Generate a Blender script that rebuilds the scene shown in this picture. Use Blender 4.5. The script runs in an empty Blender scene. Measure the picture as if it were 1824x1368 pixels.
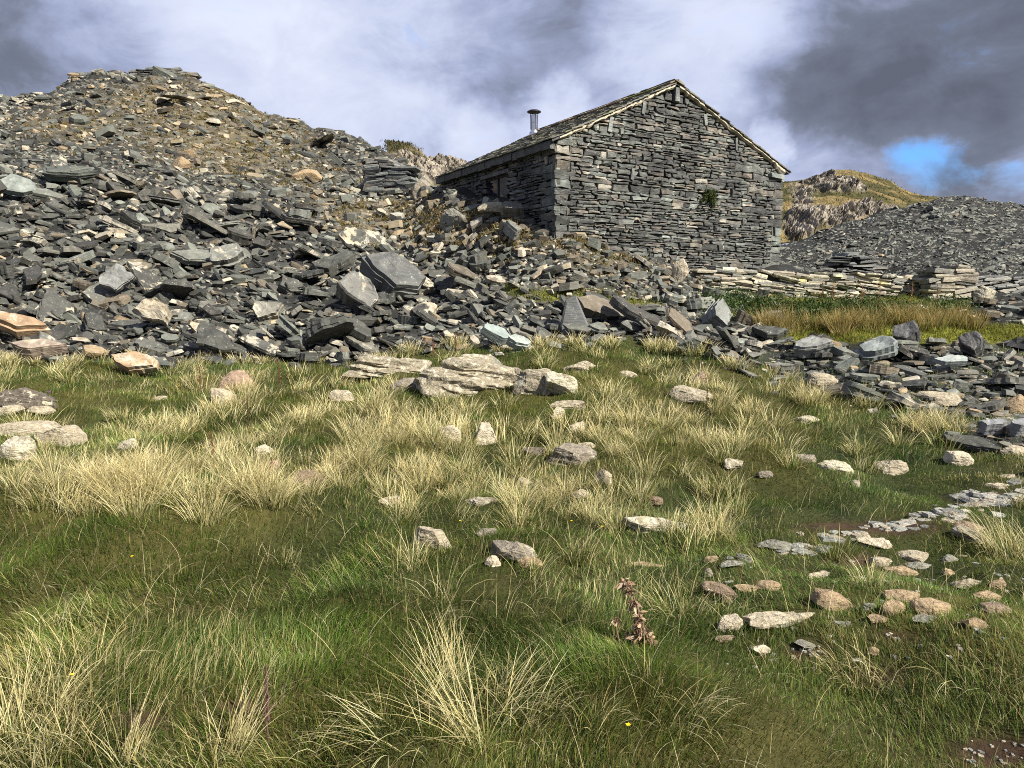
import bpy, math, random
import numpy as np
from mathutils import Vector
rng = np.random.default_rng(11)
random.seed(5)
R = math.radians
scene = bpy.context.scene
C = scene.collection

# ------------------------------------------------------------------ camera
FPX, CX, CY, HOR = 1300.0, 912.0, 684.0, 519.0
EYE = 1.6
PITCH = math.atan((CY - HOR) / FPX)
cam_d = bpy.data.cameras.new('camera')
cam_d.sensor_width = 36.0
cam_d.lens = 36.0 * FPX / 1824.0
cam_d.clip_start = 0.05
cam_d.clip_end = 3000.0
cam = bpy.data.objects.new('camera', cam_d)
cam.location = (0, 0, EYE)
cam.rotation_euler = (math.pi / 2 - PITCH, 0, 0)
C.objects.link(cam)
scene.camera = cam
CT, ST = math.cos(PITCH), math.sin(PITCH)

def ray(px, py):
    """slopes (x/y, z/y) of the sight line through a point of the photograph"""
    u = (np.asarray(px, float) - CX) / FPX
    v = (CY - np.asarray(py, float)) / FPX
    dy = CT + v * ST
    return u / dy, (-ST + v * CT) / dy

def proj(x, y, z):
    z = z - EYE
    fw = y * CT - z * ST
    up = y * ST + z * CT
    fw = np.maximum(fw, 0.05)
    return CX + FPX * x / fw, CY - FPX * up / fw

def at(px, py, y):
    a, e = ray(px, py)
    return Vector((float(a * y), float(y), float(EYE + e * y)))

# ------------------------------------------------------------------ light
SUN = Vector((0.60, -0.46, 0.66)).normalized()
sun_d = bpy.data.lights.new('sun', 'SUN')
sun_d.energy = 5.0
sun_d.angle = R(0.6)
sun_d.color = (1.0, 0.93, 0.80)
sun = bpy.data.objects.new('sun', sun_d)
sun.rotation_euler = SUN.to_track_quat('Z', 'Y').to_euler()
sun.location = (20, -10, 30)
C.objects.link(sun)
scene.view_settings.view_transform = 'Standard'
scene.view_settings.look = 'None'
scene.view_settings.exposure = 1.2
scene.view_settings.gamma = 1.0
scene.view_settings.use_curve_mapping = False

world = bpy.data.worlds.new('World')
scene.world = world
world.use_nodes = True
wt = world.node_tree
for n in list(wt.nodes): wt.nodes.remove(n)

class NT:
    """small helper that adds and links shader nodes"""
    def __init__(self, tree): self.t = tree
    def n(self, kind, **kw):
        nd = self.t.nodes.new(kind)
        for k, v in kw.items(): setattr(nd, k, v)
        return nd
    def put(self, sock, v):
        if hasattr(v, 'is_output') or isinstance(v, bpy.types.NodeSocket): self.t.links.new(v, sock)
        else: sock.default_value = v
    def math(self, op, a, b=0.0, c=None, clamp=False):
        m = self.n('ShaderNodeMath', operation=op, use_clamp=clamp)
        self.put(m.inputs[0], a); self.put(m.inputs[1], b)
        if c is not None: self.put(m.inputs[2], c)
        return m.outputs[0]
    def vmath(self, op, a, b=(0, 0, 0), s=None):
        m = self.n('ShaderNodeVectorMath', operation=op)
        self.put(m.inputs[0], a); self.put(m.inputs[1], b)
        if s is not None: self.put(m.inputs['Scale'], s)
        return m.outputs['Value'] if op in ('DOT_PRODUCT', 'LENGTH') else m.outputs[0]
    def noise(self, vec, scale, detail=4, rough=0.55, dist=0.0, lac=2.0):
        m = self.n('ShaderNodeTexNoise')
        self.put(m.inputs['Vector'], vec)
        m.inputs['Scale'].default_value = scale; m.inputs['Detail'].default_value = detail
        m.inputs['Roughness'].default_value = rough; m.inputs['Distortion'].default_value = dist
        m.inputs['Lacunarity'].default_value = lac
        return m.outputs[0], m.outputs[1]
    def smooth(self, v, a, b, lo=0.0, hi=1.0):
        m = self.n('ShaderNodeMapRange', interpolation_type='SMOOTHSTEP')
        self.put(m.inputs[0], v); self.put(m.inputs[1], a); self.put(m.inputs[2], b)
        self.put(m.inputs[3], lo); self.put(m.inputs[4], hi)
        return m.outputs[0]
    def mix(self, f, a, b, mode='MIX'):
        m = self.n('ShaderNodeMix', data_type='RGBA', blend_type=mode)
        m.clamp_factor = True
        self.put(m.inputs[0], f); self.put(m.inputs[6], a); self.put(m.inputs[7], b)
        return m.outputs[2]
    def ramp(self, f, stops):
        m = self.n('ShaderNodeValToRGB')
        el = m.color_ramp.elements
        while len(el) < len(stops): el.new(0.5)
        for e, (p, c) in zip(el, stops): e.position = p; e.color = (*c, 1)
        self.put(m.inputs[0], f)
        return m.outputs[0]

def c4(c): return (c[0], c[1], c[2], 1.0)

W = NT(wt)
tc = W.n('ShaderNodeTexCoord').outputs['Generated']
nish = W.n('ShaderNodeTexSky', sky_type='NISHITA')
nish.sun_disc = False
nish.sun_elevation = math.asin(SUN.z)
nish.sun_rotation = math.atan2(SUN.x, SUN.y)
nish.ozone_density = 2.5
sky_bg = W.n('ShaderNodeBackground'); sky_bg.inputs[1].default_value = 0.12
wt.links.new(nish.outputs[0], sky_bg.inputs[0])
# clouds: noise on the sky's directions, with larger banks at chosen directions
_, nc = W.noise(tc, 3.2, 4, 0.5)
wob = W.vmath('SUBTRACT', nc, (0.5, 0.5, 0.5))
wob = W.vmath('SCALE', wob, s=0.16)
_, nc2 = W.noise(tc, 14.0, 5, 0.6)
wob2 = W.vmath('SCALE', W.vmath('SUBTRACT', nc2, (0.5, 0.5, 0.5)), s=0.09)
dirw = W.vmath('NORMALIZE', W.vmath('ADD', W.vmath('ADD', tc, wob), wob2))
def bank(px, py, r_px, amt):
    a, e = ray(px, py)
    d = Vector((float(a), 1, float(e))).normalized()
    dot = W.vmath('DOT_PRODUCT', dirw, tuple(d))
    r = r_px / FPX
    return W.math('MULTIPLY', W.smooth(dot, math.cos(r), math.cos(r * 0.15)), amt)
def total(lst):
    s = lst[0]
    for q in lst[1:]: s = W.math('ADD', s, q)
    return s
st = W.vmath('MULTIPLY', tc, (1.0, 1.0, 1.7))
n_big, _ = W.noise(st, 4.2, 7, 0.52, 0.3)
n_fine, _ = W.noise(st, 8.0, 12, 0.63, 0.35)
light = total([
    W.math('MULTIPLY_ADD', n_big, 0.62, 0.145), W.math('MULTIPLY_ADD', n_fine, 0.62, -0.31),
    bank(330, 40, 260, 0.13), bank(560, 40, 280, 0.13), bank(640, 190, 200, 0.12), bank(980, 195, 80, 0.22), bank(840, 260, 100, 0.20),
    bank(1270, 50, 200, 0.20), bank(1390, 262, 50, 0.22), bank(1000, 60, 280, -0.05), bank(50, 90, 230, -0.05),
    bank(1640, 60, 260, -0.11), bank(1790, 190, 260, -0.19), bank(1500, 170, 200, -0.10), bank(1560, 280, 120, 0.08)])
cloud = W.ramp(light, [(0.08, (0.085, 0.096, 0.130)), (0.26, (0.125, 0.143, 0.195)), (0.44, (0.25, 0.285, 0.415)), (0.62, (0.41, 0.45, 0.585)), (0.88, (0.56, 0.59, 0.69))])
cl_bg = W.n('ShaderNodeBackground'); cl_bg.inputs[1].default_value = 0.66
wt.links.new(cloud, cl_bg.inputs[0])
gap = total([bank(1692, 335, 60, 0.72), bank(1790, 362, 60, 0.40), bank(709, 88, 20, 0.50), W.math('MULTIPLY_ADD', n_fine, 1.9, -1.05), W.math('MULTIPLY_ADD', n_big, 0.8, -0.45)])
gapm = W.smooth(gap, 0.0, 1.15)
blue_bg = W.n('ShaderNodeBackground'); blue_bg.inputs[1].default_value = 0.12
wt.links.new(W.mix(1.0, nish.outputs[0], (0.30, 0.58, 0.92, 1), 'MULTIPLY'), blue_bg.inputs[0])
mxw = W.n('ShaderNodeMixShader')
wt.links.new(gapm, mxw.inputs[0]); wt.links.new(cl_bg.outputs[0], mxw.inputs[1]); wt.links.new(blue_bg.outputs[0], mxw.inputs[2])
wo = W.n('ShaderNodeOutputWorld'); wt.links.new(mxw.outputs[0], wo.inputs[0])
wt.nodes.remove(sky_bg)

cy = scene.cycles
cy.max_bounces = 5; cy.diffuse_bounces = 3; cy.glossy_bounces = 2; cy.transmission_bounces = 3; cy.transparent_max_bounces = 4
cy.caustics_reflective = False; cy.caustics_refractive = False
cy.filter_width = 1.0
cy.use_denoising = False

# ------------------------------------------------------------------ helpers
def hsh(i, j, k):
    with np.errstate(over='ignore'):
        n = (i.astype(np.int64) * 374761393 + j.astype(np.int64) * 668265263 + k.astype(np.int64) * 1274126177) & 0xffffffff
        n = ((n ^ (n >> 13)) * 1274126177) & 0xffffffff
        n = n ^ (n >> 16)
    return n / 4294967295.0

def vn(x, y, z=None):
    x = np.asarray(x, float); y = np.asarray(y, float)
    flat = z is None
    z = np.zeros_like(x) if flat else np.asarray(z, float)
    i, j, k = np.floor(x), np.floor(y), np.floor(z)
    fx, fy, fz = x - i, y - j, z - k
    fx = fx * fx * (3 - 2 * fx); fy = fy * fy * (3 - 2 * fy); fz = fz * fz * (3 - 2 * fz)
    o = 0
    for a in (0, 1):
        for b in (0, 1):
            for c in ((0,) if flat else (0, 1)):
                w = (fx if a else 1 - fx) * (fy if b else 1 - fy) * (fz if c else 1 - fz)
                o = o + w * hsh(i + a, j + b, k + c)
    return o * 2 - 1

def fbm(x, y, z=None, oct=4, g=0.5):
    o, amp, f = 0, 1.0, 1.0
    for q in range(oct):
        o = o + amp * vn(x * f + q * 17.3, y * f - q * 9.1, None if z is None else z * f + q * 5.7)
        amp *= g; f *= 2.03
    return o

def sstep(x, a, b):
    t = np.clip((x - a) / (b - a), 0, 1)
    return t * t * (3 - 2 * t)

class MB:
    """collects vertices, polygons and per-vertex attributes; build() links them as ONE mesh object"""
    def __init__(self): self.v, self.f, self.t, self.l, self.n = [], [], [], [], 0
    def add(self, v, faces, tint=(0.2, 0.2, 0.2, 0.0), loc=None):
        v = np.asarray(v, float).reshape(-1, 3)
        for f in faces:
            f = np.asarray(f, np.int64)
            if f.ndim == 1: f = f[None]
            self.f.append(f + self.n)
        t = np.asarray(tint, float)
        if t.ndim == 1:
            if len(t) == 3: t = np.append(t, 0.0)
            t = np.tile(t, (len(v), 1))
        self.v.append(v); self.t.append(t); self.l.append(v if loc is None else loc)
        self.n += len(v)
    def mesh(self, name, smooth=False, origin=None):
        v = np.concatenate(self.v)
        if origin is not None: v = v - np.asarray(origin)
        me = bpy.data.meshes.new(name)
        tot = np.concatenate([np.full(len(f), f.shape[1], np.int32) for f in self.f])
        lp = np.concatenate([f.ravel() for f in self.f]).astype(np.int32)
        st_ = np.concatenate([[0], np.cumsum(tot)[:-1]]).astype(np.int32)
        me.vertices.add(len(v)); me.vertices.foreach_set('co', v.astype(np.float32).ravel())
        me.loops.add(len(lp)); me.loops.foreach_set('vertex_index', lp)
        me.polygons.add(len(tot)); me.polygons.foreach_set('loop_start', st_); me.polygons.foreach_set('loop_total', tot)
        me.polygons.foreach_set('use_smooth', np.full(len(tot), bool(smooth)))
        me.update(calc_edges=True); 
        a = me.attributes.new('tint', 'FLOAT_COLOR', 'POINT'); a.data.foreach_set('color', np.concatenate(self.t).astype(np.float32).ravel())
        a = me.attributes.new('loc', 'FLOAT_VECTOR', 'POINT'); a.data.foreach_set('vector', np.concatenate(self.l).astype(np.float32).ravel())
        return me
    def build(self, name, mat, parent=None, smooth=False, origin=None):
        me = self.mesh(name, smooth, origin)
        me.materials.append(mat)
        o = bpy.data.objects.new(name, me); C.objects.link(o)
        if origin is not None: o.location = origin
        if parent is not None: o.parent = parent
        return o

def tag(o, label=None, cat=None, group=None, kind=None):
    if label: o['label'] = label
    if cat: o['category'] = cat
    if group: o['group'] = group
    o['kind'] = kind or 'thing'
    return o

def empty(name, loc=(0, 0, 0)):
    o = bpy.data.objects.new(name, None); o.location = loc; C.objects.link(o)
    return o

def tube(mb, pts, rad, n=6, tint=(0.2, 0.2, 0.2), cap=True):
    pts = [Vector(p) for p in pts]
    rad = rad if hasattr(rad, '__len__') else [rad] * len(pts)
    vs = []
    for i, p in enumerate(pts):
        d = (pts[min(i + 1, len(pts) - 1)] - pts[max(i - 1, 0)]).normalized()
        a = d.orthogonal().normalized() if abs(d.z) < 0.95 else Vector((1, 0, 0)); a = (a - d * a.dot(d)).normalized()
        b = d.cross(a)
        for k in range(n):
            t = 2 * math.pi * k / n
            vs.append(p + (a * math.cos(t) + b * math.sin(t)) * rad[i])
    F = [(i * n + k, i * n + (k + 1) % n, (i + 1) * n + (k + 1) % n, (i + 1) * n + k) for i in range(len(pts) - 1) for k in range(n)]
    fs = [np.array(F)]
    if cap: fs += [np.array([list(range(n))[::-1]]), np.array([[(len(pts) - 1) * n + k for k in range(n)]])]
    mb.add([tuple(v) for v in vs], fs, tint)

# ------------------------------------------------------------------ materials
def new_mat(name):
    m = bpy.data.materials.new(name); m.use_nodes = True
    t = m.node_tree
    for n in list(t.nodes): t.nodes.remove(n)
    N = NT(t)
    out = N.n('ShaderNodeOutputMaterial'); b = N.n('ShaderNodeBsdfPrincipled')
    t.links.new(b.outputs[0], out.inputs[0])
    return m, N, b, out

def stone_mat(name, lam=7.0, spots=1.0, var=0.55, bump=0.5, crust=((0.33, 0.25, 0.15), (0.36, 0.33, 0.26), (0.27, 0.25, 0.21)), fscale=1.0, stain=0.0):
    m, N, b, out = new_mat(name)
    at_ = N.n('ShaderNodeAttribute', attribute_name='tint')
    lo = N.n('ShaderNodeAttribute', attribute_name='loc').outputs['Vector']
    lich = at_.outputs['Alpha']
    n1, _ = N.noise(lo, 5.0 * fscale, 8, 0.62)
    lam_v = N.vmath('MULTIPLY', lo, (1.0, 1.0, lam))
    n2, _ = N.noise(lam_v, 7.0 * fscale, 5, 0.6)
    mul = N.math('MULTIPLY_ADD', n1, var * 2.4, 1.0 - var * 1.2)
    mul = N.math('MULTIPLY', mul, N.math('MULTIPLY_ADD', n2, 0.7, 0.65))
    col = N.mix(1.0, at_.outputs['Color'], N.vmath('SCALE', (1, 1, 1), s=mul), 'MULTIPLY')
    n3, _ = N.noise(lo, 2.6 * fscale, 7, 0.66, 0.4)
    n4, _ = N.noise(lo, 1.1 * fscale, 2, 0.5)
    th = N.math('MULTIPLY_ADD', lich, -0.36, 0.78)
    cr = N.smooth(n3, th, N.math('ADD', th, 0.06))
    crc = N.ramp(N.math('MULTIPLY_ADD', n1, 0.5, N.math('MULTIPLY', n4, 0.5)), [(0.3, crust[0]), (0.5, crust[1]), (0.68, crust[2])])
    crc = N.mix(0.75, crc, N.vmath('SCALE', (1, 1, 1), s=N.math('MULTIPLY_ADD', n2, 1.6, 0.2)), 'MULTIPLY')
    col = N.mix(N.math('MULTIPLY', cr, 0.85), col, crc)
    n5, _ = N.noise(lo, 26.0 * fscale, 3, 0.6)
    sp = N.math('MULTIPLY', N.smooth(n5, 0.60, 0.68), N.smooth(n1, 0.42, 0.62))
    col = N.mix(N.math('MULTIPLY', sp, 0.7 * spots), col, (0.40, 0.40, 0.36, 1))
    if stain:
        geo = N.n('ShaderNodeNewGeometry').outputs['Position']
        n6, _ = N.noise(geo, 0.75, 6, 0.62, 0.5)
        n7, _ = N.noise(N.vmath('MULTIPLY', geo, (1, 1, 0.35)), 1.7, 5, 0.6)
        sm = N.smooth(N.math('MULTIPLY_ADD', n7, 0.6, N.math('MULTIPLY', n6, 0.6)), 0.51, 0.74)
        col = N.mix(N.math('MULTIPLY', sm, stain), col, (0.022, 0.023, 0.024, 1))
    N.put(b.inputs['Base Color'], col)
    b.inputs['Roughness'].default_value = 0.62
    b.inputs['Specular IOR Level'].default_value = 0.35
    bm = N.n('ShaderNodeBump'); bm.inputs['Strength'].default_value = bump; bm.inputs['Distance'].default_value = 0.03
    N.put(bm.inputs['Height'], N.math('MULTIPLY_ADD', n2, 0.8, N.math('MULTIPLY', n1, 1.0)))
    N.put(b.inputs['Normal'], bm.outputs[0])
    return m

def plain_mat(name, col, rough=0.7, metal=0.0, var=0.3, scale=8.0, bump=0.2):
    m, N, b, out = new_mat(name)
    lo = N.n('ShaderNodeAttribute', attribute_name='loc').outputs['Vector']
    n1, _ = N.noise(lo, scale, 6, 0.6)
    N.put(b.inputs['Base Color'], N.mix(1.0, c4(col), N.vmath('SCALE', (1, 1, 1), s=N.math('MULTIPLY_ADD', n1, var * 2, 1 - var)), 'MULTIPLY'))
    b.inputs['Roughness'].default_value = rough; b.inputs['Metallic'].default_value = metal
    if bump:
        bm = N.n('ShaderNodeBump'); bm.inputs['Strength'].default_value = bump; bm.inputs['Distance'].default_value = 0.02
        N.put(bm.inputs['Height'], n1); N.put(b.inputs['Normal'], bm.outputs[0])
    return m

def leaf_mat(name, trans=0.42):
    m, N, b, out = new_mat(name)
    at_ = N.n('ShaderNodeAttribute', attribute_name='tint').outputs['Color']
    N.put(b.inputs['Base Color'], at_)
    b.inputs['Roughness'].default_value = 0.6; b.inputs['Specular IOR Level'].default_value = 0.25
    tr = N.n('ShaderNodeBsdfTranslucent'); N.put(tr.inputs[0], at_)
    mx = N.n('ShaderNodeMixShader'); mx.inputs[0].default_value = trans
    N.t.links.new(b.outputs[0], mx.inputs[1]); N.t.links.new(tr.outputs[0], mx.inputs[2]); N.t.links.new(mx.outputs[0], out.inputs[0])
    return m

M_SLATE = stone_mat('slate')
M_TIP = stone_mat('slate_fine', lam=5, spots=0.6, fscale=1.0)
M_FIELD = stone_mat('field_stone', lam=3.0, spots=0.9, var=0.8, bump=1.0, crust=((0.36, 0.33, 0.12), (0.48, 0.45, 0.36), (0.30, 0.28, 0.24)), fscale=4.5)
M_WALL = stone_mat('slate_walling', lam=3, spots=1.4, var=0.8, bump=0.7, fscale=1.3, stain=0.85, crust=((0.30, 0.26, 0.20), (0.40, 0.38, 0.32), (0.26, 0.25, 0.22)))
M_DRY = stone_mat('dry_stone_walling', lam=5, spots=0.8, var=0.6, bump=0.7, fscale=2.0, crust=((0.45, 0.42, 0.10), (0.50, 0.47, 0.34), (0.40, 0.38, 0.30)))
M_CORE = plain_mat('joint_earth', (0.045, 0.043, 0.038), 0.95)
M_MORTAR = plain_mat('lime_mortar', (0.36, 0.32, 0.24), 0.9, var=0.35, scale=14, bump=0.7)
M_STEEL = plain_mat('stainless_steel', (0.62, 0.62, 0.64), 0.28, 1.0, 0.15, 5.0, 0.0)
M_DARKMETAL = plain_mat('dark_metal', (0.05, 0.04, 0.045), 0.45, 0.7, 0.3, 9.0, 0.0)
M_WOOD = plain_mat('weathered_dark_wood', (0.035, 0.030, 0.028), 0.8)
M_PANE = plain_mat('window_glass', (0.012, 0.016, 0.035), 0.08, 0.0, 0.2, 2.0, 0.0)
M_GRASS = leaf_mat('grass_blades')
M_LEAF = leaf_mat('leaves', 0.25)
M_DEAD = leaf_mat('dead_leaves', 0.1)

# ------------------------------------------------------------------ terrain
# profiles (depth, height or photo row) along sight lines, keyed by photo column at the horizon
def prof(px, near, pts):
    a = (px - CX) / FPX / 1.008
    ys, zs = [0.3, 1.0], [0.0, 0.0]
    for y, z in near: ys.append(y); zs.append(z)
    for y, q in pts:
        if isinstance(q, str): z = float(q)
        else: z = EYE + float(ray(px, q)[1]) * y
        ys.append(y); zs.append(z)
    ys.append(700.0); zs.append(zs[-1] - 4.0)
    return a, np.array(ys), np.array(zs)
N0 = [(2.3, 0.0), (4.2, -0.04), (4.75, 0.0), (5.1, 0.13), (6.0, 0.15), (8.0, 0.16), (10.0, 0.25)]
N1 = [(2.3, 0.0), (4.5, 0.0), (6.0, 0.05), (8.0, 0.18), (10.0, 0.45)]
N2 = [(2.3, 0.0), (4.5, 0.0), (6.0, 0.02), (7.5, 0.06)]
PROF = [
 prof(-420, N0, [(12.5, 655), (15, 570), (18, 480), (22, 370), (30, 290), (42, 230), (60, '9')]),
 prof(-150, N0, [(12.5, 645), (15, 545), (18, 440), (22, 330), (30, 255), (42, 205), (60, '11')]),
 prof(0, N0, [(12.5, 642), (15, 540), (18, 430), (22, 320), (30, 235), (42, 172), (60, '11.5')]),
 prof(85, N0, [(12.5, 641), (15, 540), (18, 430), (22, 320), (29, 245), (40, 172), (60, '11.5')]),
 prof(150, N0, [(12.5, 640), (15, 540), (18, 430), (22, 320), (28, 255), (36, 190), (46, 128), (50, '14.2'), (62, '13')]),
 prof(290, N0, [(12.5, 640), (15, 540), (18, 435), (22, 330), (28, 275), (36, 200), (46, 117), (50, '15'), (62, '13')]),
 prof(370, N0, [(12.5, 640), (15, 542), (18, 440), (22, 340), (28, 285), (36, 212), (45, 126), (49, '14'), (62, '12')]),
 prof(430, N0, [(12.5, 640), (15, 545), (18, 445), (21.5, 352), (28, 296), (36, 228), (44, 160), (48, '12.4'), (60, '11')]),
 prof(560, N0, [(12.5, 637), (15, 545), (18, 455), (21.5, 374), (27, 320), (34, 262), (40, 208), (44, '9.8'), (60, '8')]),
 prof(640, N0, [(12.4, 632), (15, 548), (18, 462), (21.2, 388), (26.5, 332), (32, 278), (37, 226), (41, '8.3'), (60, '6')]),
 prof(700, N1, [(12.4, 628), (15, 550), (18, 472), (21, 402), (26, 345), (30, 300), (34, 252), (38, '7.3'), (60, '5')]),
 prof(738, N1, [(12.3, 626), (14.7, 556), (17.5, 482), (20.2, 405), (22.8, 352), (26, 332), (31, 272), (34, '6.6'), (60, '4')]),
 prof(775, N1, [(12.3, 624), (14.5, 560), (17, 492), (18.4, 395), (20.0, 336), (22, 322), (24, '5.0'), (28, '4.8'), (60, '4')]),
 prof(828, N1, [(12.25, 622), (14.2, 558), (16.5, 483), (17.9, 405), (18.9, 346), (20.5, '4.4'), (26, '4.2'), (60, '4')]),
 prof(880, N1, [(12.2, 620), (14, 556), (16, 474), (16.8, 408), (17.9, 345), (19.2, '4.1'), (26, '3.6'), (60, '4')]),
 prof(960, N1, [(12.0, 617), (13.6, 556), (15, 478), (16.2, 408), (17.2, '3.5'), (26, '3.2'), (60, '4')]),
 prof(1000, N1, [(12.0, 614), (13.4, 556), (14.6, 488), (16.0, 408), (17, '3.05'), (26, '3.0'), (60, '4')]),
 prof(1100, N1, [(12.0, 604), (13, 577), (14, 538), (15, 497), (16.8, 440), (19, '2.6'), (30, '3'), (60, '4')]),
 prof(1200, N1, [(12.0, 602), (13, 580), (14.5, 535), (16, 503), (17.6, 474), (20, '2.1'), (30, '3'), (60, '4')]),
 prof(1300, N1, [(11.5, 622), (13, 585), (15, 548), (17, 515), (19.2, 482), (22, '2.2'), (30, '3.6'), (60, '5')]),
 prof(1400, N2, [(9.4, 712), (11, 662), (12.5, 615), (14.5, 570), (16.5, 535), (20, 482), (24, 446), (30, '3.2'), (36, '3.5'), (60, '5')]),
 prof(1500, N2, [(9.0, 722), (10, 695), (12, 625), (13.5, 590), (16.5, 535), (19, 498), (24, 440), (30, 396), (34, '4.6'), (60, '5')]),
 prof(1600, N2, [(8.6, 735), (9.5, 705), (11, 655), (13, 603), (16.5, 535), (19, 500), (24, 430), (30, 366), (34, '5.0'), (60, '5')]),
 prof(1690, N2, [(8.0, 760), (9.5, 700), (11, 655), (13, 606), (16.5, 535), (19, 500), (24, 420), (30, 352), (34, '5.3'), (60, '5')]),
 prof(1824, N2, [(7.3, 795), (9.5, 700), (11, 655), (13, 610), (16.5, 535), (19, 505), (24, 430), (30, 362), (34, '5.0'), (60, '5')]),
 prof(2040, N2, [(7.0, 820), (9.5, 710), (11, 660), (13, 615), (16.5, 540), (19, 505), (24, 440), (30, 380), (34, '4.6'), (60, '4.5')]),
]
GA = np.linspace(-1.15, 1.0, 640)
GY = np.exp(np.linspace(math.log(0.3), math.log(700), 620))
def gsm(a, s, axis):
    k = np.exp(-0.5 * (np.arange(-3 * s, 3 * s + 1) / s) ** 2); k /= k.sum()
    p = [(0, 0), (0, 0)]; p[axis] = (3 * s, 3 * s)
    b = np.pad(a, p, 'edge')
    return np.apply_along_axis(lambda q: np.convolve(q, k, 'valid'), axis, b)
cols = np.array([np.interp(GY, ys, zs) for a, ys, zs in PROF])
pa = np.array([p[0] for p in PROF])
H0 = np.array([np.interp(GA, pa, cols[:, j]) for j in range(len(GY))]).T      # (a, y)
H0 = gsm(gsm(H0, 2, 1), 5, 0)

def base_h(x, y):
    yy = np.clip(y, 0.31, 690)
    a = np.clip(x / np.maximum(yy, 2.0), GA[0], GA[-1])
    fi = (a - GA[0]) / (GA[1] - GA[0]); fj = (np.log(yy) - math.log(0.3)) / (math.log(700 / 0.3)) * (len(GY) - 1)
    i = np.clip(fi.astype(int), 0, len(GA) - 2); j = np.clip(fj.astype(int), 0, len(GY) - 2)
    u, v = fi - i, fj - j
    return (H0[i, j] * (1 - u) * (1 - v) + H0[i + 1, j] * u * (1 - v) + H0[i, j + 1] * (1 - u) * v + H0[i + 1, j + 1] * u * v)

EDGE_X = [-900, -300, 0, 300, 600, 900, 1000, 1100, 1215, 1330, 1420, 1520, 1600, 1700, 1760, 1824, 2040, 3000]
EDGE_Y = [655, 650, 648, 652, 638, 622, 612, 606, 618, 645, 680, 708, 722, 765, 785, 812, 870, 1000]
def edge(px):
    return np.interp(px, EDGE_X, EDGE_Y) + 9 * vn(px / 47, px * 0) + 6 * vn(px / 17, px * 0 + 4)
def rubble_mask(px, py, soft=8):
    """0 in the grass field, 1 on the slate"""
    return sstep(edge(px) - py, -soft, soft)

def ground(x, y):
    x = np.asarray(x, float); y = np.asarray(y, float)
    h = base_h(x, y)
    px, py = proj(x, y, h)
    m = rubble_mask(px, py, 14) * (y > 4)
    d = np.hypot(x, y)
    f = 0.105 * fbm(x * 0.9, y * 0.9, oct=2) + 0.055 * vn(x * 2.4, y * 2.4) + 0.022 * vn(x * 6.1, y * 6.1)
    r = 0.17 * fbm(x * 0.8 + 40, y * 0.8, oct=3) + np.clip((d - 18) / 25, 0, 1) * 0.16 * fbm(x * 0.35, y * 0.35 + 9, oct=3)
    fade = np.clip(1 - (d - 80) / 60, 0, 1)
    return h + (f * (1 - m) + r * m) * fade

DEP = np.exp(np.linspace(math.log(1.6), math.log(62), 260))
def hit(px, py):
    """where sight lines first meet the ground: x, y, z, found"""
    a, e = ray(px, py)
    a = np.atleast_1d(a); e = np.atleast_1d(e)
    X = np.zeros(len(a)); Y = np.zeros(len(a)); ok = np.zeros(len(a), bool)
    for s in range(0, len(a), 4000):
        aa, ee = a[s:s + 4000, None], e[s:s + 4000, None]
        h = ground(aa * DEP, np.broadcast_to(DEP, (len(aa), len(DEP))))
        below = (EYE + ee * DEP) <= h
        k = below.argmax(1); g = below.any(1) & (k > 0)
        i = np.arange(len(aa)); k1 = np.maximum(k, 1)
        f1 = (EYE + ee[:, 0] * DEP[k1] - h[i, k1]); f0 = (EYE + ee[:, 0] * DEP[k1 - 1] - h[i, k1 - 1])
        t = f0 / np.maximum(f0 - f1, 1e-6)
        yy = DEP[k1 - 1] + (DEP[k1] - DEP[k1 - 1]) * np.clip(t, 0, 1)
        X[s:s + 4000] = aa[:, 0] * yy; Y[s:s + 4000] = yy; ok[s:s + 4000] = g
    return X, Y, ground(X, Y), ok
def hit1(px, py):
    X, Y, Z, ok = hit([px], [py])
    return Vector((float(X[0]), float(Y[0]), float(Z[0])))

def gnormal(x, y, s=0.35):
    hx = (base_h(x + s, y) - base_h(x - s, y)) / (2 * s); hy = (base_h(x, y + s) - base_h(x, y - s)) / (2 * s)
    n = np.stack([-hx, -hy, np.ones_like(hx)], -1)
    return n / np.linalg.norm(n, axis=-1, keepdims=True)

def blob(px, py, cx, cy, rx, ry):
    return np.exp(-(((px - cx) / rx) ** 2 + ((py - cy) / ry) ** 2))
def veg_mask(px, py):
    """where tufts and fine gravel show on the tip"""
    m = blob(px, py, 380, 215, 150, 60) + blob(px, py, 120, 225, 90, 22) + blob(px, py, 300, 175, 120, 25) + blob(px, py, 440, 270, 110, 35) + 0.9 * blob(px, py, 650, 380, 90, 28) \
        + blob(px, py, 760, 395, 120, 35) + blob(px, py, 980, 425, 120, 22) + blob(px, py, 1090, 465, 60, 14) + 0.8 * blob(px, py, 560, 320, 60, 20)
    return np.clip(m, 0, 1)
def lawn_mask(px, py):
    m = sstep(px, 1360, 1420) * sstep(py, 508, 522) * (1 - sstep(py, 604, 616)) * (1 - sstep(px, 1690, 1740) * (1 - sstep(py, 575, 585)))
    m = m + blob(px, py, 1330, 548, 60, 18) + 0.9 * blob(px, py, 1010, 527, 80, 10) + 0.9 * blob(px, py, 1120, 541, 60, 7) + 0.6 * blob(px, py, 900, 513, 35, 7)
    return np.clip(m, 0, 1)
SOIL = [(1475, 938, 45, 6), (1560, 1212, 60, 20), (1780, 1345, 85, 34), (1360, 975, 25, 5), (1730, 1115, 40, 10), (1590, 1135, 50, 8), (1600, 940, 80, 14), (1760, 890, 70, 10), (1440, 1165, 50, 14), (430, 1262, 40, 10), (250, 1285, 50, 14), (1520, 1000, 40, 12)]
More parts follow.
